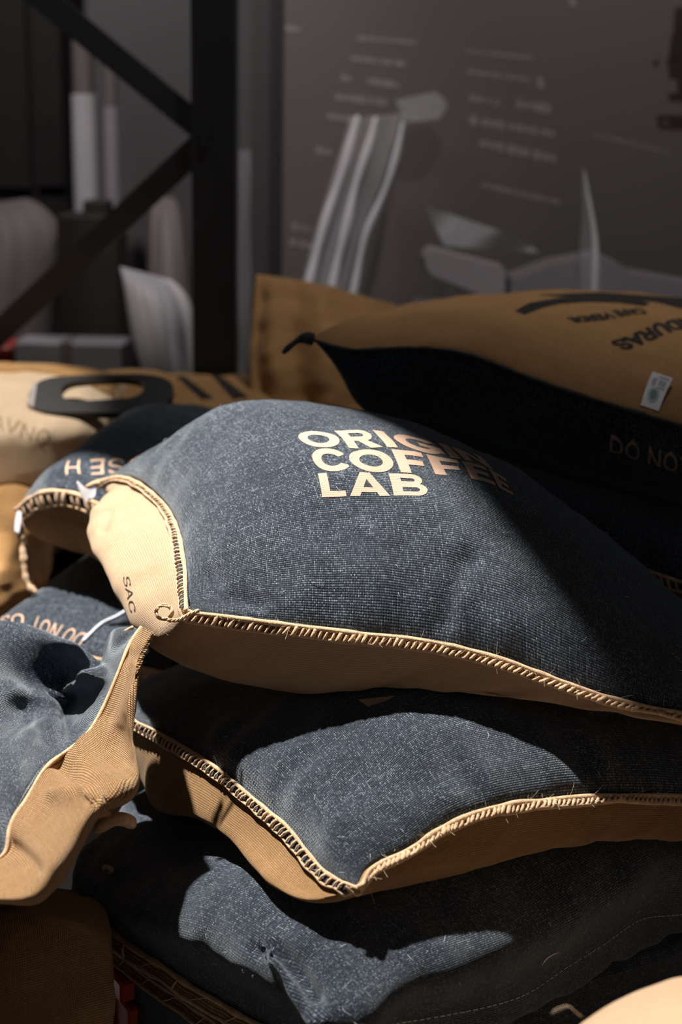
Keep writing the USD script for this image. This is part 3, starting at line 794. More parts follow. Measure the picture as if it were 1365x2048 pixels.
for ln, w in (([(716, 232), (700, 290), (684, 345), (655, 430), (628, 530), (604, 620)], 9), ([(752, 235), (738, 290), (712, 370), (696, 440), (676, 520), (655, 630)], 9), ([(806, 245), (790, 320), (762, 400), (735, 460), (716, 540), (700, 630)], 7)):
    c_ = spl([at(x, y, 3.31) for x, y in ln], 40); q = np.linspace(0, 1, 40)
    r_ = w / FPX * 3.31 * (0.55 + 0.35 * np.sin(q * 9) ** 2 + 0.3 * q)
    tt.part('fold', tube(c_, r_, 9), 'film_dense', smooth=True)
m_ = bag([(792, 200), (800, 225), (812, 245), (872, 182), (896, 210), (880, 238)], 3.36, 0.03, 4, 0.003)
tt.part('gathered_knot', m_, 'film', smooth=True)
# --- peak of film, pouch and wrapped bundle behind the topmost sack
tt = Thing('plastic_film', 'pointed peak of cloudy film rising behind the topmost sack', 'plastic film', at(1178, 620, 3.1))
c_ = spl([at(x, y, 3.1) for x, y in ((1168, 335), (1174, 400), (1178, 480), (1178, 560), (1178, 660))], 40)
tt.part('peak', tube(c_, 3.1 / FPX * np.interp(np.linspace(0, 1, 40), [0, .2, .5, .8, 1], [1.5, 10, 19, 29, 34]), 12), 'film', smooth=True)
c_ = spl([at(x, y, 3.06) for x, y in ((1170, 345), (1182, 420), (1190, 480), (1190, 560), (1186, 660))], 40)
tt.part('fold', tube(c_, 3.06 / FPX * np.interp(np.linspace(0, 1, 40), [0, .3, .6, .8, 1], [1, 5, 9, 8, 14]), 9), 'film_dense', smooth=True)
def slab_px(poly, t, depth, rnd=6):
    """a slab whose front outline the photograph shows, at distance t, softened at the rim"""
    sh = Polygon(poly).buffer(-rnd).buffer(rnd, 6); out, n = [], 0; vs, fs = [], []
    lay = [(0.0, -0.5 * rnd), (0.15, 0), (0.85, 0), (1.0, -0.5 * rnd)]
    ring = np.array(sh.exterior.coords)[:-1]; c = ring.mean(0)
    rows = []
    for k, off in lay:
        q = ring + (c - ring) / np.linalg.norm(c - ring, axis=1, keepdims=True) * -off
        rows.append(np.array([at(x, y, t) + [0, depth * k, 0] for x, y in q]))
    m_, N_ = len(ring), len(rows)
    v = np.vstack(rows); f = []
    i = np.arange(m_); j = (i + 1) % m_
    for r_ in range(N_ - 1): f += [np.stack([r_ * m_ + i, r_ * m_ + j, (r_ + 1) * m_ + j], 1), np.stack([r_ * m_ + i, (r_ + 1) * m_ + j, (r_ + 1) * m_ + i], 1)]
    tv, tf = trimesh.creation.triangulate_polygon(Polygon(ring), engine='earcut')
    from scipy.spatial import cKDTree
    mp = cKDTree(ring).query(tv)[1]
    f += [mp[tf], mp[tf][:, ::-1] + (N_ - 1) * m_]
    me = trimesh.Trimesh(v, np.vstack(f), process=False); me.fix_normals(); return me
me = slab_px([(845, 512), (860, 496), (1006, 533), (1015, 545), (1014, 606), (985, 600), (862, 552), (848, 536)], 3.16, 0.10, 9)
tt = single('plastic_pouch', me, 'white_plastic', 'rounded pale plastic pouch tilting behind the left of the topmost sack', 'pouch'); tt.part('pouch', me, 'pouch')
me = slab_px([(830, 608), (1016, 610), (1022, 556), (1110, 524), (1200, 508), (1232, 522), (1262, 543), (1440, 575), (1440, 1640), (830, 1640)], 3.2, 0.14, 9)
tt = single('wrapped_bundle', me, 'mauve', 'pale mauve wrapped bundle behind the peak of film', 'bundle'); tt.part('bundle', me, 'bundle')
tt = Thing('plastic_film', 'loose triangular flap of clear film above the pale pouch', 'plastic film', at(940, 470, 3.3))
P = np.array([[at(850 + 190 * k + 40 * s__, 412 + 62 * k + 80 * s__ * (1 - .6 * k), 3.3 + .03 * math.sin(6 * k + 3 * s__)) for k in np.linspace(0, 1, 20)] for s__ in np.linspace(0, 1, 16)])
tt.part('film', (np.vstack([P.reshape(-1, 3), P.reshape(-1, 3) + [0, .002, 0]]), np.vstack([grid_faces(20, 16, True), grid_faces(20, 16, False) + 320])), 'film', smooth=True)

# --- what the pile stands on
def pallet(x, y, z, rz, label):
    tt = Thing('pallet', label, 'pallet', (x, y, z)); Rm = trimesh.transformations.rotation_matrix(rz, [0, 0, 1])
    def put(nm, c_, s_):
        m_ = bx(c_, s_, bevel=0.003); m_.apply_transform(Rm); m_.apply_translation((x, y, z)); tt.part(nm, m_, 'wood')
    for i in range(7): put('top_board', (0, -0.45 + i * 0.9 / 6, 0.134), (1.2, 0.11, 0.022))
    for i in (-1, 0, 1):
        put('bottom_board', (0, i * 0.45, 0.011), (1.2, 0.1, 0.022))
        put('stringer_board', (i * 0.53, 0, 0.112), (0.1, 1.0, 0.022))
        for j in (-1, 0, 1): put('block', (i * 0.53, j * 0.45, 0.0615), (0.1, 0.1, 0.079))
pallet(0.38, 1.60, 0.0, 0.02, 'wooden pallet on the floor, lower of the two beneath the pile')
pallet(0.38, 1.60, 0.145, -0.03, 'wooden pallet directly beneath the lowest sack of the pile')
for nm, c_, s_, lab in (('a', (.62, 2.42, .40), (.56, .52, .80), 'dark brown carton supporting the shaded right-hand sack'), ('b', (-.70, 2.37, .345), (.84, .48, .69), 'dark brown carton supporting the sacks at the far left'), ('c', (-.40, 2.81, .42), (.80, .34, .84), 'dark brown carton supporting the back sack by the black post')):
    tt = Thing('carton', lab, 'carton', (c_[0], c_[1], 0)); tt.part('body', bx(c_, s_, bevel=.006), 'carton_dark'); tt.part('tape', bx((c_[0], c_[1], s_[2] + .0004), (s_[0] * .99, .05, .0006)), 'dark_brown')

# --- red upright beside the lowest sack
P0, P1 = at(226, 1921, 1.74), at(272, 1960, 1.68)
e1 = P1 - P0; e1[2] = 0; e1 /= np.linalg.norm(e1); ang = math.atan2(e1[1], e1[0]); e2 = np.array([e1[1], -e1[0], 0])
redp = Thing('red_crate', 'upright red plastic end panel poking up by the lowest sacks', 'crate', (P0[0], P0[1], 0))
zt = (P0[2] + P1[2]) / 2; mid_ = (P0 + P1) / 2
cc = mid_ + e2 * 0.006
redp.part('rim', bx((cc[0], cc[1], zt - .014), (.052, .020, .028), ang, .003), 'red')
cc = mid_ + e2 * 0.004 + e1 * .006
redp.part('panel', bx((cc[0], cc[1], (zt - .03) / 2), (.062, .014, zt - .03), ang, .003), 'red')
cc = mid_ - e1 * .012 + e2 * .016
redp.part('rib', bx((cc[0], cc[1], zt - .10), (.006, .012, .13), ang, .002), 'red')

# ------------------------------------------------------------------ the sacks
def A(*pts):
    return [at(*p) if not isinstance(p, np.ndarray) else p for p in pts]
V3 = lambda x, y, z: np.array([x, y, z], float)

def base_of(*sheets):
    P = np.vstack([s.P.reshape(-1, 3) for s in sheets])
    c = P.mean(0); return (c[0], c[1], P[:, 2].min())

# --- the sack under that one
l = A((552, 2122, 1.485), (462, 2062, 1.552), (392, 2011, 1.605), (292, 1943, 1.673), (214, 1880, 1.755), (142, 1827, 1.835))
f = [l[0], V3(.1, 1.42, .52), V3(.4, 1.55, .52), V3(.55, 1.66, .52)]
C = V3(.35, 2.1, .52); b = [l[-1], V3(-.05, 2.12, .52), C]; r = [f[-1], V3(.5, 1.9, .52), C]
bT, bB = sack(f, r, b, l, 0.06, 0.22, et=0.4, eb=0.3, swell=0.015, seed=41, nu=90, nv=80)
bot = Thing('coffee_sack', 'lowest sack of the pile showing only a thin orange-lit seam edge', 'sack', base_of(bT, bB), 'stacked coffee sacks')
bT.put(bot, 'navy_face', 'blue'); bB.put(bot, 'lower_face', 'blue')
seam(bot, bT, bB, 'left', width=0.012, cord=0.0030, rung=0.0010, pitch=0.05, seed=27, flange_mat='open_jute', tilt=0.007)

# --- the lowest navy sack in front
f = A((700, 2150, 1.413), (805, 2075, 1.470), (985, 2030, 1.520), (1120, 1965, 1.590), (1230, 1895, 1.650), (1300, 1855, 1.700), (1420, 1838, 1.760), (1640, 1836, 1.860))
l = A((700, 2150, 1.413), (620, 2095, 1.450), (530, 2048, 1.500), (400, 1977, 1.567), (300, 1911, 1.630), (260, 1884, 1.662), (212, 1845, 1.700), (140, 1790, 1.770))
C = V3(.30, 2.0, .60)
b = [l[-1], V3(-.05, 2.0, .60), C]; r = [f[-1], V3(.5, 1.9, .59), C]
lT, lB = sack(f, r, b, l, 0.175, 0.07, htf=lambda u, v: 1 - 0.4 * sstep(v, .35, .7), et=0.36, eb=0.36, swell=0.02, swell_t=0.05, seed=31, pucker=0.007, lump=0.006, nu=170, nv=140)
rest_on(lB, bT)
ridge(lT, [(535, 1902), (556, 1922), (588, 1968), (640, 2042)], 0.014, 13)
ridge(lT, [(520, 1900), (552, 1894), (590, 1928), (628, 1992)], -0.014, 14)
low = Thing('coffee_sack', 'shaded navy coffee sack at the bottom with a white running-stitched hem', 'sack', base_of(lT, lB), 'stacked coffee sacks')
lT.put(low, 'navy_face', 'blue'); lB.put(low, 'lower_face', 'blue')
t2, b2, n2, d2 = seam(low, lT, lB, 'left', width=0.012, cord=0.0034, rung=0.0010, pitch=0.05, seed=25, flange_mat='open_jute', tilt=0.007)

# --- the sack beneath it
f = A((714, 1775, 1.45), (735, 1738, 1.462), (800, 1705, 1.475), (870, 1660, 1.49), (960, 1622, 1.51), (1080, 1598, 1.535), (1220, 1588, 1.57), (1365, 1590, 1.61), (1540, 1596, 1.68), (1720, 1606, 1.76))
l = A((714, 1775, 1.45), (660, 1747, 1.475), (610, 1692, 1.51), (560, 1637, 1.55), (500, 1585, 1.595), (450, 1545, 1.635), (360, 1486, 1.71), (275, 1440, 1.78), (225, 1395, 1.86))
C = V3(.42, 2.05, .80)
b = [l[-1], V3(-.02, 2.0, .80), C]
r = [f[-1], V3(.58, 1.85, .79), C]
sT, sB = sack(f, r, b, l, 0.10, 0.10, et=0.5, eb=0.34, swell=0.025, sigb=0.17,
              bot_ctrl=[(0.06, 0.78, at(300, 1592, 1.80)), (0.07, 0.52, at(372, 1634, 1.70)), (0.07, 0.28, at(500, 1718, 1.575)), (0.10, 0.08, at(648, 1802, 1.48)), (0.26, 0.07, at(850, 1758, 1.51)), (0.45, 0.07, at(1060, 1708, 1.55)), (0.7, 0.07, at(1340, 1682, 1.64))], htf=lambda u, v: 1 - 0.5 * sstep(v, .35, .7), seed=21, pucker=0.006, lump=0.006, nu=190, nv=150)
rest_on(sB, lT)
under = Thing('coffee_sack', 'navy and tan coffee sack directly beneath the boldly lettered sack, near corner pinched', 'sack', base_of(sT, sB), 'stacked coffee sacks')
sT.put(under, 'navy_face', 'blue'); sB.put(under, 'jute_face', 'jute')
t_, b_, n_, d_ = seam(under, sT, sB, 'front', width=0.010, cord=0.0030, rung=0.0022, pitch=0.0062, seed=13, flange_mat='jute', wob=0.002, tilt=0.006)
fuzz(under, t_, n_, 320, 0.011, seed=14)
t2, b2, n2, d2 = seam(under, sT, sB, 'left', width=0.0125, cord=0.0022, rung=0.0015, pitch=0.0086, seed=15)
fuzz(under, t2, n2, 120, 0.007, seed=16)

# --- left: sack with upside-down print under the main sack's end
f = A((-70, 1292, 2.02), (0, 1289, 2.02), (100, 1304, 2.02), (200, 1317, 2.02), (260, 1330, 2.02), (330, 1345, 2.04))
l = [f[0]] + A((-10, 1248, 2.08), (60, 1203, 2.16), (128, 1156, 2.28), (190, 1140, 2.40))
C = V3(-.20, 2.42, .80); b = [l[-1], V3(-.3, 2.43, .82), C]; r = [f[-1], V3(-.23, 2.2, .79), C]
cT, cB = sack(f, r, b, l, 0.03, 0.09, et=0.5, eb=0.4, swell=0.0, seed=71, nu=130, nv=90)
left = Thing('coffee_sack', 'navy sack with upside-down lettering lying behind the slumped foreground sack', 'sack', base_of(cT, cB), 'stacked coffee sacks')
cT.put(left, 'navy_face', 'blue'); cB.put(left, 'jute_face', 'jute')
seam(left, cT, cB, 'front', width=0.02, cord=0.003, rung=0.0012, pitch=0.02, seed=73, flange_mat='print')

# --- orange-brown sack under it
f = [V3(-1.05, 2.10, .78), V3(-.75, 2.09, .78), V3(-.54, 2.12, .80), V3(-.50, 2.18, .80)]
l = [f[0], V3(-1.05, 2.6, .80)]; C = V3(-.50, 2.6, .80); b = [l[-1], C]; r = [f[-1], C]
oT, oB = sack(f, r, b, l, 0.11, 0.10, et=0.35, eb=0.4, swell=0.02, swell_t=0.02, seed=101, nu=110, nv=90, lump=0.016, pucker=0.014)
rest_on(oB, cT)
brown = Thing('coffee_sack', 'creased golden-brown jute sack below the pale sack at the left edge', 'sack', base_of(oT, oB), 'stacked coffee sacks')
oT.put(brown, 'upper_face', 'amber_jute'); oB.put(brown, 'lower_face', 'amber_jute')

# --- left: sack behind, with a toothed seam
f = A((38, 1020, 2.13), (62, 1000, 2.11), (100, 984, 2.08), (150, 987, 2.07), (195, 1006, 2.06), (280, 1040, 2.08), (400, 1060, 2.12))
l = [f[0]] + A((52, 992, 2.15), (98, 958, 2.20), (140, 925, 2.25), (205, 875, 2.34), (290, 828, 2.46))
C = V3(-.14, 2.52, .98); b = [l[-1], V3(-.25, 2.53, 1.0), C]; r = [f[-1], V3(-.15, 2.35, .98), C]
hT, hB = sack(f, r, b, l, 0.035, 0.17, et=0.55, eb=0.3, swell=-0.01, seed=81, nu=120, nv=90, pucker=0.006,)
rest_on(hB, cT, oT)
hook = Thing('coffee_sack', 'navy sack with a toothed tan seam and hollow dark tan end behind the bold-lettered one', 'sack', base_of(hT, hB), 'stacked coffee sacks')
hT.put(hook, 'navy_face', 'blue'); hB.put(hook, 'jute_face', 'jute')
seam(hook, hT, hB, 'front', width=0.02, cord=0.004, rung=0.0035, pitch=0.0125, seed=83)

# --- pale sack at the far left
f = [V3(-1.0, 2.28, .93), V3(-.75, 2.30, .93), V3(-.55, 2.33, .93), V3(-.41, 2.42, .95)]
l = [f[0], V3(-1.0, 2.8, .95)]; C = V3(-.43, 2.8, .96); b = [l[-1], C]; r = [f[-1], C]
kT, kB = sack(f, r, b, l, 0.118, 0.12, et=0.33, eb=0.4, swell=0.02, swell_t=0.03, seed=91, nu=110, nv=90, lump=0.008)
rest_on(kB, oT, hT)
pale = Thing('coffee_sack', 'brightly lit pale jute sack with faint writing at the far left', 'sack', base_of(kT, kB), 'stacked coffee sacks')
kT.put(pale, 'upper_face', 'cream'); kB.put(pale, 'lower_face', 'cream')

# --- back sack with the black ring and stripes
f = [V3(-.80, 2.62, .98), V3(-.4, 2.56, .97), V3(-.1, 2.55, .98), V3(.04, 2.60, .98)]
l = [f[0], V3(-.82, 2.95, .98)]; C = V3(.05, 2.95, .98); b = [l[-1], C]; r = [f[-1], C]
nT, nB = sack(f, r, b, l, 0.04, 0.13, et=0.5, eb=0.4, swell=0.02, swell_t=0.02, seed=111, nu=140, nv=80, lump=0.008)
rest_on(nB, hT, kT)
back = Thing('coffee_sack', 'tan jute sack with broad dark printed strokes at the foot of the black post', 'sack', base_of(nT, nB), 'stacked coffee sacks')
nT.put(back, 'upper_face', 'amber_jute'); nB.put(back, 'lower_face', 'amber_jute')

# --- sack under the upper right one
f = A((690, 960, 2.12), (850, 1000, 2.06), (1000, 1048, 2.0), (1120, 1084, 1.97), (1230, 1118, 1.945), (1300, 1143, 1.935), (1365, 1163, 1.925), (1500, 1195, 1.92), (1700, 1230, 1.93))
l = [f[0], V3(.02, 2.25, .98), V3(.04, 2.45, .98)]
C = V3(.85, 2.45, .93); b = [l[-1], V3(.5, 2.5, .93), C]; r = [f[-1], V3(.82, 2.1, .92), C]
rT, rB = sack(f, r, b, l, 0.10, 0.11, et=0.5, eb=0.4, swell=0.02, seed=61, nu=110, nv=90)
rest_on(rB, sT)
right = Thing('coffee_sack', 'deeply shaded navy sack squeezed beneath the topmost right-hand sack', 'sack', base_of(rT, rB), 'stacked coffee sacks')
rT.put(right, 'navy_face', 'blue'); rB.put(right, 'jute_face', 'jute')
seam(right, rT, rB, 'front', width=0.015, cord=0.0028, rung=0.0019, pitch=0.0105, seed=63)

# --- upper right sack, jute side up
f = A((622, 677, 2.035), (655, 690, 2.04), (700, 700, 2.04), (800, 697, 2.03), (930, 708, 2.00), (1050, 752, 1.97), (1200, 803, 1.935), (1365, 852, 1.90), (1500, 885, 1.89), (1640, 900, 1.90))
l = A((622, 677, 2.035), (645, 664, 2.08), (680, 650, 2.15), (760, 628, 2.32), (840, 614, 2.50))
C = at(1640, 640, 2.50)
b = [l[-1], at(1200, 612, 2.55), C]; r = [f[-1], at(1660, 770, 2.2), C]
tT, tB = sack(f, r, b, l, 0.055, 0.20, hbf=lambda u, v: sstep(u, -.03, .10), et=0.6, eb=0.32, swell=0.0, seed=51, nu=170, nv=120, lump=0.004, pucker=0.003,
              top_ctrl=[(0.55, 0.6, at(1130, 585, 2.28)), (0.30, 0.6, at(900, 604, 2.3))])
rest_on(tB, rT)
top = Thing('coffee_sack', 'topmost right-hand sack lying tan side up with dark print and a white tag', 'sack', base_of(tT, tB), 'stacked coffee sacks')
tT.put(top, 'jute_face', 'amber_jute'); tB.put(top, 'navy_face', 'blue')
fr = edge_frame(tT, tB, 'front')
pth = fr[:, :3] + fr[:, 6:9] * 0.002
wv = (meshkit.noise(np.stack([np.arange(len(pth)) * 0.2, 0 * pth[:, 0], 0 * pth[:, 0]], -1), 4) - 0.5)
top.part('seam_edge', tube(pth, 0.0032 * (1 + 0.6 * wv), 7), 'dark_cord', smooth=True)
fuzz(top, pth, fr[:, 6:9], 160, 0.008, seed=54, mat='dark_cord')
ear = spl([at(628, 679, 2.03), at(606, 677, 2.03), at(586, 688, 2.025), at(566, 706, 2.02)], 24)
top.part('ear', tube(ear, np.linspace(.0085, .0028, 24) * (1 + .25 * np.sin(np.linspace(0, 9, 24))), 8), 'dark_cord', smooth=True, label='dark pointed ear at the left end')
dn = inter('DO NOT USE HOOKS')
tB.decal(top, 'printed_lettering', tri(dn, 0.3), [((1223, 866), (1220, 902)), ((1343, 903), (1341, 940)), ((1365, 909), (1363, 946)), ((1648, 972), (1648, 1008))], 'print', cols=(0, np.float64(0.284), np.float64(0.3356), 1), label='cream print reading DO NOT')

# --- the printed sack in the middle of the pile
f = A((378, 1222, 1.60), (500, 1238, 1.595), (640, 1255, 1.585), (850, 1280, 1.57), (1000, 1315, 1.56), (1170, 1378, 1.55), (1300, 1412, 1.55), (1420, 1432, 1.56), (1540, 1440, 1.60))
l = A((378, 1222, 1.60), (373, 1130, 1.68), (357, 1050, 1.77), (325, 1003, 1.85), (288, 972, 1.91), (245, 957, 1.97), (197, 966, 2.03))
C = V3(0.44, 1.80, 0.86)
b = [l[-1], V3(-.12, 2.04, .99), V3(.18, 1.97, .95), C]
r = [f[-1], V3(0.48, 1.65, .87), C]
mT, mB = sack(f, r, b, l, 0.155, 0.105, et=0.62, eb=0.40, swell=0.035, seed=11, pucker=0.005, lump=0.005,
              htf=lambda u, v: 1 - 0.35 * sstep(u, .5, .95), hbf=lambda u, v: (1 - 0.6 * sstep(u, .35, 1.0)) * (1 - 0.35 * sstep(v, .3, .7)),
              top_ctrl=[(0.30, 0.62, at(520, 800, 1.86))],
              bot_ctrl=[(0.05, 0.60, at(182, 1040, 1.92)), (0.06, 0.38, at(196, 1120, 1.82)), (0.07, 0.22, at(245, 1212, 1.735)), (0.10, 0.12, at(320, 1300, 1.69)), (0.22, 0.10, at(480, 1366, 1.665)), (0.42, 0.09, at(700, 1382, 1.645)), (0.62, 0.08, at(930, 1388, 1.592))],
              sigb=0.17, nu=190, nv=150)
rest_on(mB, sT, cT)
ridge(mB, [(268, 982), (228, 1006), (206, 1058)], -0.004, 9)
ridge(mT, [(935, 1120), (905, 1185), (890, 1245)], -0.007, 26)
ridge(mT, [(420, 1150), (440, 1185), (520, 1205)], -0.005, 18)
main = Thing('coffee_sack', 'plump navy and tan jute coffee sack with bold three-line cream print on top', 'sack', base_of(mT, mB), 'stacked coffee sacks')
mT.put(main, 'navy_face', 'blue', label='navy printed jute upper face')
mB.put(main, 'jute_face', 'pale_jute', label='natural jute lower face')
t_, b_, n_, d_ = seam(main, mT, mB, 'front', width=0.0110, cord=0.0028, rung=0.0021, pitch=0.0072, seed=3, flange_mat='jute', tilt=0.006)
fuzz(main, t_, n_, 260, 0.009, seed=4)
t2, b2, n2, d2 = seam(main, mT, mB, 'left', width=0.013, cord=0.0026, rung=0.0012, pitch=0.0078, seed=5)
fuzz(main, t2, n2, 120, 0.007, seed=6)
mL = mT
rows = [(word('ORIGIN'), 2.16, 3.16), (word('COFFEE'), 1.06, 2.06), (word('LAB'), 0, 1)]
xs = {0: 0.0, 1: 0.0, 2: 0.0}
lw = []
for k, (gl, y0, y1) in enumerate(rows):
    for g in gl: lw.append(affinity.affine_transform(g, [1, 0, 0, 1, xs[k], y0]))
allw = unary_union(lw)
bnd = allw.bounds
LET = [((585, 866), (645, 995)), ((680, 862), (745, 993)), ((795, 867), (857, 993)), ((886, 888), (952, 1001)), ((940, 905), (1013, 1012)), ((988, 926), (1046, 1025))]
mT.decal(main, 'printed_lettering', tri(allw, 0.14), LET, 'print', cols=(0, .25, .51, .70, .85, 1), label='cream print reading ORIGIN COFFEE LAB')

# --- bottom right corner
f = [at(1060, 2190, 1.12), at(1300, 2200, 1.05), at(1600, 2100, 1.05)]
l = [f[0], at(1110, 2110, 1.22), at(1190, 2080, 1.34)]
C = at(1600, 2000, 1.35); b = [l[-1], at(1365, 2020, 1.36), C]; r = [f[-1], C]
jT, jB = sack(f, r, b, l, 0.05, 0.20, et=0.5, eb=0.35, swell=0.01, seed=121, nu=90, nv=80)
corner = Thing('coffee_sack', 'out-of-focus tan sack whose bright corner pokes in at lower right', 'sack', base_of(jT, jB), 'stacked coffee sacks')
jT.put(corner, 'upper_face', 'pale_jute'); jB.put(corner, 'lower_face', 'pale_jute')

# --- dark sack at lower left
f = [at(-260, 2330, 1.30), at(-60, 2320, 1.34), at(120, 2290, 1.42), at(225, 2230, 1.52)]
l = [f[0], at(-260, 1800, 1.66)]; C = at(200, 1790, 1.78); b = [l[-1], at(0, 1772, 1.72), C]; r = [f[-1], at(225, 1900, 1.60), C]
dT, dB = sack(f, r, b, l, 0.10, 0.12, et=0.4, eb=0.35, swell=0.01, seed=131, nu=100, nv=90, lump=0.012, axis=(0.1, -0.75, 0.65))
dark = Thing('coffee_sack', 'shadowed jute sack standing under the slumped sack at lower left', 'sack', base_of(dT, dB), 'stacked coffee sacks')
dT.put(dark, 'front_face', 'open_jute'); dB.put(dark, 'back_face', 'jute')

# --- slumped sack in the left foreground: two hand-shaped cloths
def loft(rows, nu, nv):
    """a smooth cloth through a net of points (rows x columns)"""
    Pn = np.array([[p if isinstance(p, np.ndarray) else at(*p) for p in r_] for r_ in rows])
    r1 = np.stack([spl(Pn[i], nu) for i in range(len(Pn))])
    return np.stack([spl(r1[:, j], nv) for j in range(nu)], 1)
seamrow = [(283, 1254, 1.665), (262, 1284, 1.65), (240, 1335, 1.62), (208, 1412, 1.60), (165, 1478, 1.57), (115, 1515, 1.53), (80, 1550, 1.50), (48, 1605, 1.46), (18, 1660, 1.43), (8, 1708, 1.415), (-70, 1735, 1.40), (-170, 1745, 1.40)]
mid = [(294, 1258, 1.633), (276, 1305, 1.618), (258, 1360, 1.583), (245, 1445, 1.558), (222, 1530, 1.523), (165, 1555, 1.493), (132, 1590, 1.453), (98, 1645, 1.418), (58, 1700, 1.383), (36, 1742, 1.373), (-50, 1765, 1.353), (-150, 1775, 1.353)]
lowr = [(305, 1266, 1.575), (284, 1310, 1.570), (266, 1390, 1.545), (266, 1490, 1.515), (268, 1556, 1.480), (226, 1588, 1.455), (186, 1610, 1.425), (142, 1680, 1.385), (102, 1738, 1.345), (68, 1782, 1.325), (-40, 1792, 1.305), (-150, 1798, 1.305)]
tuck = [(300, 1280, 1.72), (286, 1330, 1.72), (268, 1400, 1.72), (254, 1500, 1.72), (250, 1566, 1.70), (212, 1600, 1.69), (172, 1620, 1.68), (140, 1695, 1.64), (100, 1750, 1.62), (60, 1780, 1.60), (-40, 1790, 1.58), (-150, 1795, 1.58)]
fJ = loft([seamrow, mid, lowr, tuck], 220, 110)
r1 = [(280, 1256, 1.675), (248, 1284, 1.67), (220, 1350, 1.65), (182, 1408, 1.69), (135, 1458, 1.69), (88, 1466, 1.65), (45, 1480, 1.60), (5, 1505, 1.55), (-45, 1540, 1.51), (-90, 1570, 1.50), (-170, 1600, 1.50), (-240, 1620, 1.50)]
r1b = [(276, 1256, 1.68), (236, 1276, 1.68), (208, 1342, 1.675), (172, 1362, 1.755), (133, 1398, 1.80), (88, 1402, 1.775), (45, 1405, 1.75), (0, 1415, 1.69), (-60, 1430, 1.63), (-110, 1440, 1.61), (-190, 1460, 1.61), (-260, 1485, 1.61)]
r2 = [(270, 1252, 1.69), (224, 1262, 1.70), (203, 1330, 1.69), (168, 1302, 1.71), (135, 1285, 1.74), (100, 1274, 1.76), (60, 1263, 1.77), (20, 1255, 1.78), (-40, 1252, 1.78), (-100, 1255, 1.78), (-190, 1280, 1.78), (-270, 1300, 1.78)]
r3 = [(262, 1262, 1.71), (216, 1285, 1.73), (201, 1345, 1.73), (168, 1325, 1.80), (135, 1325, 1.86), (100, 1320, 1.88), (60, 1315, 1.90), (20, 1310, 1.91), (-40, 1310, 1.91), (-100, 1315, 1.91), (-190, 1330, 1.90), (-270, 1350, 1.90)]
r4 = [(262, 1300, 1.72), (225, 1350, 1.75), (205, 1400, 1.76), (180, 1430, 1.82), (140, 1450, 1.88), (100, 1450, 1.90), (60, 1450, 1.92), (20, 1450, 1.92), (-40, 1450, 1.92), (-100, 1450, 1.92), (-190, 1450, 1.90), (-270, 1450, 1.90)]
fB = loft([seamrow, r1, r1b, r2, r3, r4], 220, 130)
def crumple(P, amp, sc, seed, keep_rows=3):
    n = grid_normals(P)
    w = np.clip(np.arange(P.shape[0]) / 12.0, 0, 1)[:, None]
    return P + n * ((meshkit.fbm(P * sc, 3, seed) - 0.5) * 2 * amp * w)[..., None]
fJs, fBs = Sheet(crumple(fJ, 0.006, 18, 5), False), Sheet(crumple(fB, 0.006, 14, 6), True)
ridge(fBs, [(200, 1352), (160, 1370), (112, 1386)], 0.022, 13)
ridge(fBs, [(110, 1470), (70, 1410), (20, 1385)], 0.012, 22)
ridge(fBs, [(95, 1420), (60, 1500), (30, 1580)], 0.010, 40)
ridge(fJs, [(116, 1518), (142, 1546), (168, 1584), (204, 1604)], -0.010, 17)
ridge(fJs, [(110, 1592), (150, 1590), (185, 1600), (206, 1618)], 0.009, 15)
ridge(fJs, [(165, 1490), (190, 1545), (240, 1575)], 0.009, 28)
ridge(fJs, [(268, 1335), (254, 1395), (240, 1445)], 0.004, 14)
ridge(fJs, [(255, 1310), (238, 1380), (215, 1430)], -0.004, 14)
ridge(fJs, [(10, 1690), (40, 1702), (70, 1735)], -0.006, 18)
slump = Thing('coffee_sack', 'slumped half-empty sack in the left foreground with creased tan side and raised ear', 'sack', base_of(fJs, fBs), 'stacked coffee sacks')
fJs.put(slump, 'jute_face', 'open_jute'); fBs.put(slump, 'navy_face', 'blue')
sp = resample(fJs.P[0], 0.003)
wv = meshkit.noise(np.stack([np.arange(len(sp)) * 0.15, 0 * sp[:, 0], 0 * sp[:, 0]], -1), 9) - 0.5
slump.part('seam_edge', tube(sp, 0.0022 * (1 + 0.5 * wv), 7), 'cord', smooth=True)

# --- crumpled sack standing behind the topmost one
f = [at(500, 830, 2.74), at(650, 835, 2.70), at(815, 830, 2.76)]
l = [f[0], at(500, 700, 2.80), at(512, 548, 2.86)]
C = at(800, 612, 2.90); b = [l[-1], at(600, 560, 2.86), at(700, 585, 2.87), C]; r = [f[-1], at(808, 720, 2.83), C]
xT, xB = sack(f, r, b, l, 0.07, 0.05, et=0.5, eb=0.4, swell=0.0, seed=141, nu=110, nv=90, lump=0.012, pucker=0.004, axis=(0, -1, 0.25))
uu_ = np.linspace(0, 1, 110)[None, :]; vv_ = np.linspace(0, 1, 90)[:, None]
xT.P += np.array([0, -1.0, 0.2]) * (0.016 * np.sin(uu_ * 27 + 2 * vv_) * np.sin(np.pi * uu_) * np.sin(np.pi * vv_) ** .5)[..., None]
xT = Sheet(xT.P, False)
stand = Thing('coffee_sack', 'crumpled tan sack standing upright between the black post and the topmost sack', 'sack', base_of(xT, xB), 'stacked coffee sacks')
xT.put(stand, 'front_face', 'amber_jute'); xB.put(stand, 'back_face', 'amber_jute')

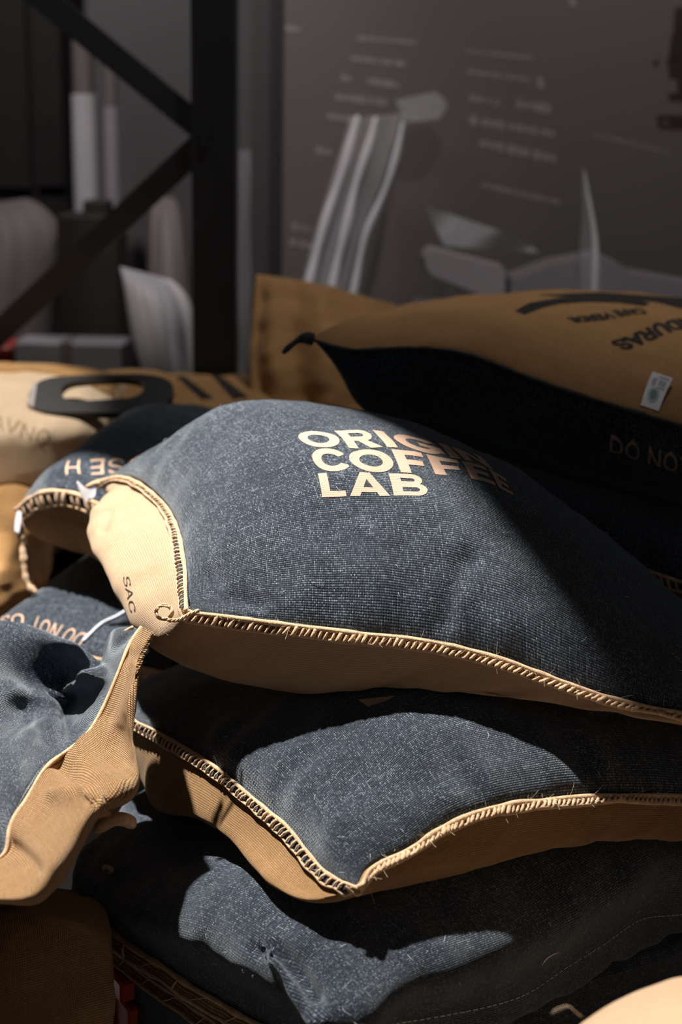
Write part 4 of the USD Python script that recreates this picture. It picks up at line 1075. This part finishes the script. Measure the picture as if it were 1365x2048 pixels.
# --- what the two outlying sacks stand on
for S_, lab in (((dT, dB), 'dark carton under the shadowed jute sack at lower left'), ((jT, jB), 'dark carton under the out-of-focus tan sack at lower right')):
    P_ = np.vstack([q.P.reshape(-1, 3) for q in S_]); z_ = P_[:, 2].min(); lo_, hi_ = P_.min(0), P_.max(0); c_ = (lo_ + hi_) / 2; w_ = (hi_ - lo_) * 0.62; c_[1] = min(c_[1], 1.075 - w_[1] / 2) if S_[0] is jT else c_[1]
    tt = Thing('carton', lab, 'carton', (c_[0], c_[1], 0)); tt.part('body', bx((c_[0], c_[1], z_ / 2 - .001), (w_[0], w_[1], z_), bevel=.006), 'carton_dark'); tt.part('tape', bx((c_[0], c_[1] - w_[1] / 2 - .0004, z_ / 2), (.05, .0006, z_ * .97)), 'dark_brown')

# ------------------------------------------------------------------ details on the sacks
def decal_px(s, thing, name, polys, mat, size=6.0, eps=0.0006, label=None):
    """a flat print of the outline that the photograph shows, laid on the cloth"""
    ms = []
    for pg in polys:
        v, f = trimesh.creation.triangulate_polygon(Polygon(pg), engine='earcut')
        v, f = trimesh.remesh.subdivide_to_size(np.c_[v, 0 * v[:, 0]], f, size, max_iter=10)
        ms.append((v, f))
    v, f = cat_meshes(ms)
    ab = s.param(v[:, :2]); p = s.sample(ab) + eps * s.sample(ab, s.N)
    fn = np.cross(p[f[:, 1]] - p[f[:, 0]], p[f[:, 2]] - p[f[:, 0]]); nn = s.sample(ab, s.N)[f[:, 0]]
    f = np.where(((fn * nn).sum(1) < 0)[:, None], f[:, ::-1], f)
    thing.part(name, (p, f), mat, smooth=True, uv=s.sample(ab, s.uv), label=label)

def on_px(s, pts, lift=0.0):
    ab = s.param(pts); return s.sample(ab) + lift * s.sample(ab, s.N)

# main sack
decal_px(mT, main, 'printed_mark', [[(234, 928), (250, 908), (258, 907), (243, 928)], [(256, 924), (270, 902), (291, 897), (264, 923)]], 'print', label='two short cream strokes by the tag corner')
mB.decal(main, 'printed_word', tri(inter('SAC'), 0.3), [(259, 1152), (274, 1222), (262, 1226), (246, 1154)], 'ink', label='small black word on the tan end')
kn = at(329, 1224, 1.60)
cu, cv = CR * 1.0, CU * 1.0
ms = []
for k, (rr, tz, ph) in enumerate(((0.0085, 0.0, 0.3), (0.0095, 0.002, 1.2), (0.0078, 0.0035, 2.4), (0.0088, 0.001, 3.9))):
    a_ = np.linspace(ph, ph + 5.9, 40)
    ms.append(tube(np.array([kn + cu * math.cos(q) * rr * 1.05 + cv * math.sin(q) * rr * .92 - CF * (tz + .0012 * math.sin(5 * q + k)) for q in a_]), 0.0014, 6))
tw = spl([at(336, 1240, 1.592), at(356, 1240, 1.59), at(376, 1230, 1.588), at(398, 1221, 1.586)], 40)
for ph in (0, 2.1, 4.2):
    a_ = np.linspace(0, 16, 40) + ph
    ms.append(tube(tw + 0.0013 * (np.cos(a_)[:, None] * cv + np.sin(a_)[:, None] * CF), 0.0013, 6))
main.part('knot', cat_meshes(ms), 'cord', smooth=True, label='looped knot of pale cord at the near corner')
def strip(rows_l, rows_r, nu=8, nv=16, th=0.0006):
    """a small woven label: a bent strip between two lines of points"""
    a_, b_ = spl(rows_l, nv), spl(rows_r, nv); k = np.linspace(0, 1, nu)[None, :, None]
    P = a_[:, None] * (1 - k) + b_[:, None] * k; n = grid_normals(P) * th
    v = np.vstack([P.reshape(-1, 3), (P - n).reshape(-1, 3)]); N_ = nu * nv
    f = [grid_faces(nu, nv), grid_faces(nu, nv, True) + N_]
    rim = list(range(nu)) + [nu * (i + 1) - 1 for i in range(1, nv)] + [N_ - 1 - i for i in range(1, nu)] + [nu * i for i in range(nv - 2, 0, -1)]
    rim = np.array(rim); nx = np.roll(rim, -1)
    f += [np.stack([rim, rim + N_, nx + N_], 1), np.stack([rim, nx + N_, nx], 1)]
    return (v, np.vstack(f)), P
(mesh_, _) = strip([at(192, 976, 2.025), at(176, 978, 2.015), at(155, 962, 2.005)], [at(190, 994, 2.02), at(172, 1002, 2.01), at(153, 966, 2.0)])
main.part('tag', mesh_, 'tag', smooth=False, label='curled white tag at the far corner')
main.part('seam_end', tube(spl([at(200, 966, 2.02), at(186, 968, 2.01), at(172, 974, 2.005)], 10), np.linspace(.006, .002, 10), 8), 'cord', smooth=True)
lint(main, mT, 60, 41, region=(.05, .8, .05, .8))
fuzz(main, np.array([at(322, 1250, 1.592), at(324, 1262, 1.592), at(662, 1275, 1.575)]), np.array([[0, -.3, -1.0]] * 3), 8, 0.012, seed=42, name='stray_thread')
# sack beneath
decal_px(sT, under, 'printed_mark', [[(716, 1400), (792, 1392), (775, 1402), (737, 1414)]], 'print', label='corner of a cream printed letter peeking out')
lint(under, sT, 60, 43, region=(.0, .7, .0, .6))
# lowest navy sack: hem stitches
hem = resample(on_px(lT, spl(np.array([(700, 2062.0), (805, 2044), (985, 2010), (1064, 1981), (1120, 1943), (1171, 1911), (1227, 1874), (1283, 1838), (1330, 1831), (1400, 1824)]), 60), 0.0012), 0.0011)
ms, i = [], 0
rs = np.random.RandomState(9)
while i + 6 < len(hem):
    sg = hem[i:i + 5 + rs.randint(2)].copy(); sg[0] -= CU * 0; ms.append(tube(sg, 0.00055, 5)); i += 7 + rs.randint(2)
low.part('running_stitch', cat_meshes(ms), 'thread', smooth=True, label='white running stitch along the hem')
lint(low, lT, 70, 44, region=(.0, .6, .0, .6))
cl = on_px(lT, [(1080, 1926), (1092, 1910), (1106, 1902), (1114, 1898)], 0.004)
low.part('lint_tuft', tube(spl(cl, 16), np.array([.0003] * 3 + [.0008] * 10 + [.0003] * 3), 5), 'thread', smooth=True, label='curl of white lint')
# left sacks
cT.decal(left, 'printed_lettering', tri(inter('DO NOT USE HO'), 0.3), [((156, 1296), (176, 1268)), ((104, 1276), (122, 1249)), ((60, 1262), (68, 1230)), ((0, 1256), (4, 1230)), ((-6, 1254), (-2, 1229))], 'print', label='upside-down cream lettering reading DO NOT USE H')
left.part('loose_cord', tube(on_px(cT, spl(np.array([(166, 1284.0), (186, 1264), (206, 1247), (230, 1236), (254, 1221)]), 24), 0.002), 0.0022, 7), 'lint', smooth=True, label='pale cord lying across the print')
hT.decal(hook, 'printed_lettering', tri(inter('USE H'), 0.3), [((282, 950), (286, 916)), ((236, 948), (238, 918)), ((180, 951), (178, 920)), ((132, 950), (136, 922))], 'print', label='upside-down cream lettering reading SE H')
(mesh_, _) = strip([at(34, 1022, 2.11), at(30, 1042, 2.11), at(29, 1062, 2.11)], [at(44, 1024, 2.11), at(42, 1044, 2.11), at(38, 1066, 2.11)])
hook.part('tag', mesh_, 'tag', smooth=False, label='small white tag at the outer corner')
hook.part('seam_end', tube(spl([at(38, 1022, 2.12), at(42, 1075, 2.12), at(48, 1130, 2.12), at(56, 1170, 2.12), at(72, 1186, 2.12)], 40), .005 * (1 + .6 * (meshkit.noise(np.stack([np.arange(40) * .5, np.zeros(40), np.zeros(40)], -1), 3) - .5)), 7), 'cord', smooth=True)
kT.decal(pale, 'printed_lettering', tri(inter('CAVNO'), 0.3), [((-40, 822), (-44, 848)), ((30, 836), (22, 866)), ((104, 864), (92, 896))], 'faint', label='faint brown lettering')
# back sack: broad strokes and the black ring
decal_px(nT, back, 'printed_stroke', [[(352, 754), (368, 752), (428, 797), (404, 800)]], 'ink'); decal_px(nT, back, 'printed_stroke', [[(424, 752), (440, 750), (498, 796), (466, 799)]], 'ink')
decal_px(nT, back, 'printed_stroke', [[(520, 752), (530, 750), (572, 797), (548, 799)]], 'ink')
def oval(p):
    p = np.array(p + p[:1], float); d = np.r_[0, np.cumsum(np.linalg.norm(np.diff(p, axis=0), axis=1) ** 0.6)]
    return Polygon(CubicSpline(d, p, bc_type='periodic')(np.linspace(0, d[-1], 90)[:-1])).buffer(0)
ring_o = oval([(60, 812), (66, 786), (90, 768), (150, 760), (240, 757), (310, 760), (345, 776), (346, 800), (322, 822), (250, 834), (150, 833), (84, 829)])
ring_i = oval([(124, 796), (132, 779), (165, 770), (220, 766), (270, 768), (290, 779), (282, 796), (240, 806), (180, 810), (138, 808)])
def ring_pt(x, y, lift=0.0):
    o, nn = at(200, 800, 2.465), np.array([0, -0.62, 0.78]); d = at(x, y, 1.0) - CAM
    return CAM + d * ((o - CAM) @ nn) / (d @ nn) + nn * lift
def ring_mesh(lo, hi, sh):
    v, f = trimesh.creation.triangulate_polygon(sh, engine='earcut'); a_ = np.array([ring_pt(*q, hi) for q in v]); b_ = np.array([ring_pt(*q, lo) for q in v]); n = len(v)
    fs = [f, f[:, ::-1] + n]; vs = [a_, b_]; m0 = 2 * n
    for rg in [sh.exterior] + list(sh.interiors):
        q = np.array(rg.coords)[:-1]; aa = np.array([ring_pt(*p, hi) for p in q]); bb = np.array([ring_pt(*p, lo) for p in q]); k = len(q)
        vs += [aa, bb]; i = np.arange(k); j = (i + 1) % k
        fs += [np.stack([m0 + i, m0 + j, m0 + k + j], 1), np.stack([m0 + i, m0 + k + j, m0 + k + i], 1)]; m0 += 2 * k
    return np.vstack(vs), np.vstack(fs)
rg = Thing('black_handle', 'black moulded oval handle ring lying on the back sack', 'handle', ring_pt(200, 800))
rg.part('ring', ring_mesh(-0.004, 0.012, ring_o.difference(ring_i)), 'black', smooth=30)
rg.part('end_cap', ring_mesh(-0.003, 0.014, Polygon([(57, 818), (69, 778), (77, 776), (70, 824)])), 'grey_board', smooth=30, label='pale grey end of the ring')
# topmost sack: tag
tl = [on_px(tT, [(1282, 812)], 0.002)[0], on_px(tT, [(1291, 786)], 0.007)[0], on_px(tT, [(1303, 759)], 0.012)[0]]
tr = [on_px(tT, [(1318, 824)], 0.002)[0], on_px(tT, [(1328, 800)], 0.007)[0], on_px(tT, [(1342, 772)], 0.012)[0]]
(mesh_, TP) = strip(tl, tr, 10, 20)
tg = top.part('tag', mesh_, 'tag', smooth=40, label='white care tag with a green round emblem')
TS = Sheet(TP); nn_ = TS.N if (TS.N[10, 5] @ (CAM - TP[10, 5])) > 0 else -TS.N
def tag_print(name, sh, mat, eps):
    v, f = trimesh.creation.triangulate_polygon(sh, engine='earcut'); v, f = trimesh.remesh.subdivide_to_size(np.c_[v, 0 * v[:, 0]], f, 0.12, max_iter=8); ab = v[:, :2]
    p = TS.sample(ab) + eps * TS.sample(ab, nn_)
    fn = np.cross(p[f[:, 1]] - p[f[:, 0]], p[f[:, 2]] - p[f[:, 0]]).sum(0)
    if fn @ (CAM - p[0]) < 0: f = f[:, ::-1]
    top.part(name, (p, f), mat, smooth=False, parent=tg)
el = lambda cx, cy, rx, ry: affinity.translate(affinity.scale(Point(0, 0).buffer(1, 16), rx, ry), cx, cy)
tag_print('emblem_ring', el(.47, .32, .30, .20).difference(el(.47, .32, .22, .15)), 'tag_pale', 0.0004)
tag_print('emblem', el(.47, .32, .19, .13), 'tag_green', 0.0004)
for q in ((.15, .62, .38, .80), (.48, .62, .84, .80), (.40, .86, .88, .92), (.2, .54, .36, .60), (.5, .52, .86, .57)):
    tag_print('printed_line', sbox(*q), 'tag_grey', 0.0004)
# topmost sack: dark print (upside down, seen from behind)
tT.decal(top, 'printed_lettering', tri(inter('HONDURAS', True).buffer(0.05), 0.3), [((1234, 676), (1250, 699)) , ((1300, 654), (1322, 672)), ((1365, 636), (1395, 652)), ((1430, 628), (1460, 640))][::-1] if False else [((1470, 622), (1440, 606)), ((1390, 655), (1365, 636)), ((1318, 676), (1296, 654)), ((1250, 702), (1216, 684))], 'ink', label='upside-down black lettering')
tT.decal(top, 'printed_lettering', tri(inter('CAFE VERDE', True).buffer(0.06), 0.3), [((1300, 628), (1280, 616)), ((1230, 638), (1215, 626)), ((1150, 646), (1132, 636))], 'ink', label='smaller upside-down black lettering')
arc = [[(1030, 622), (1060, 606), (1120, 596), (1190, 594), (1260, 598), (1300, 606), (1290, 613), (1240, 606), (1180, 604), (1120, 608), (1085, 616), (1050, 630)],
       [(1075, 590), (1200, 585), (1365, 596), (1420, 604), (1420, 622), (1365, 618), (1310, 604), (1230, 598), (1150, 596)]]
decal_px(tT, top, 'printed_emblem', arc, 'ink', label='dark curved emblem print near the crest')
# corner sack: stray thread
corner.curves('stray_thread', [np.array([at(1165, 2034, 1.21), at(1150, 2022, 1.2), at(1138, 2012, 1.2), at(1120, 2015, 1.2), at(1106, 2022, 1.2)]), np.array([at(1138, 2012, 1.2), at(1122, 2019, 1.2), at(1105, 2026, 1.2)])], 0.0004, 'fibre')
# dark sack: rolled ear
dark.part('rolled_hem', tube(spl([at(192, 1662, 1.60), at(206, 1650, 1.59), at(232, 1638, 1.585), at(254, 1641, 1.59), at(266, 1653, 1.61)], 24), np.r_[np.linspace(.004, .0075, 6), np.full(12, .0078), np.linspace(.0075, .003, 6)], 12), 'cord', smooth=True, label='rolled tan hem catching the light')
dark.part('thread_tuft', tube(spl([at(208, 1738, 1.70), at(214, 1734, 1.69), at(222, 1738, 1.69), at(219, 1748, 1.70)], 14), .003, 6), 'cord', smooth=True)
# slumped sack: second edge of the ear
slump.part('ear_edge', tube(spl([at(266, 1254, 1.685), at(246, 1266, 1.69), at(234, 1278, 1.695), at(224, 1298, 1.70), at(220, 1318, 1.71)], 24), .0022, 7), 'cord', smooth=True)
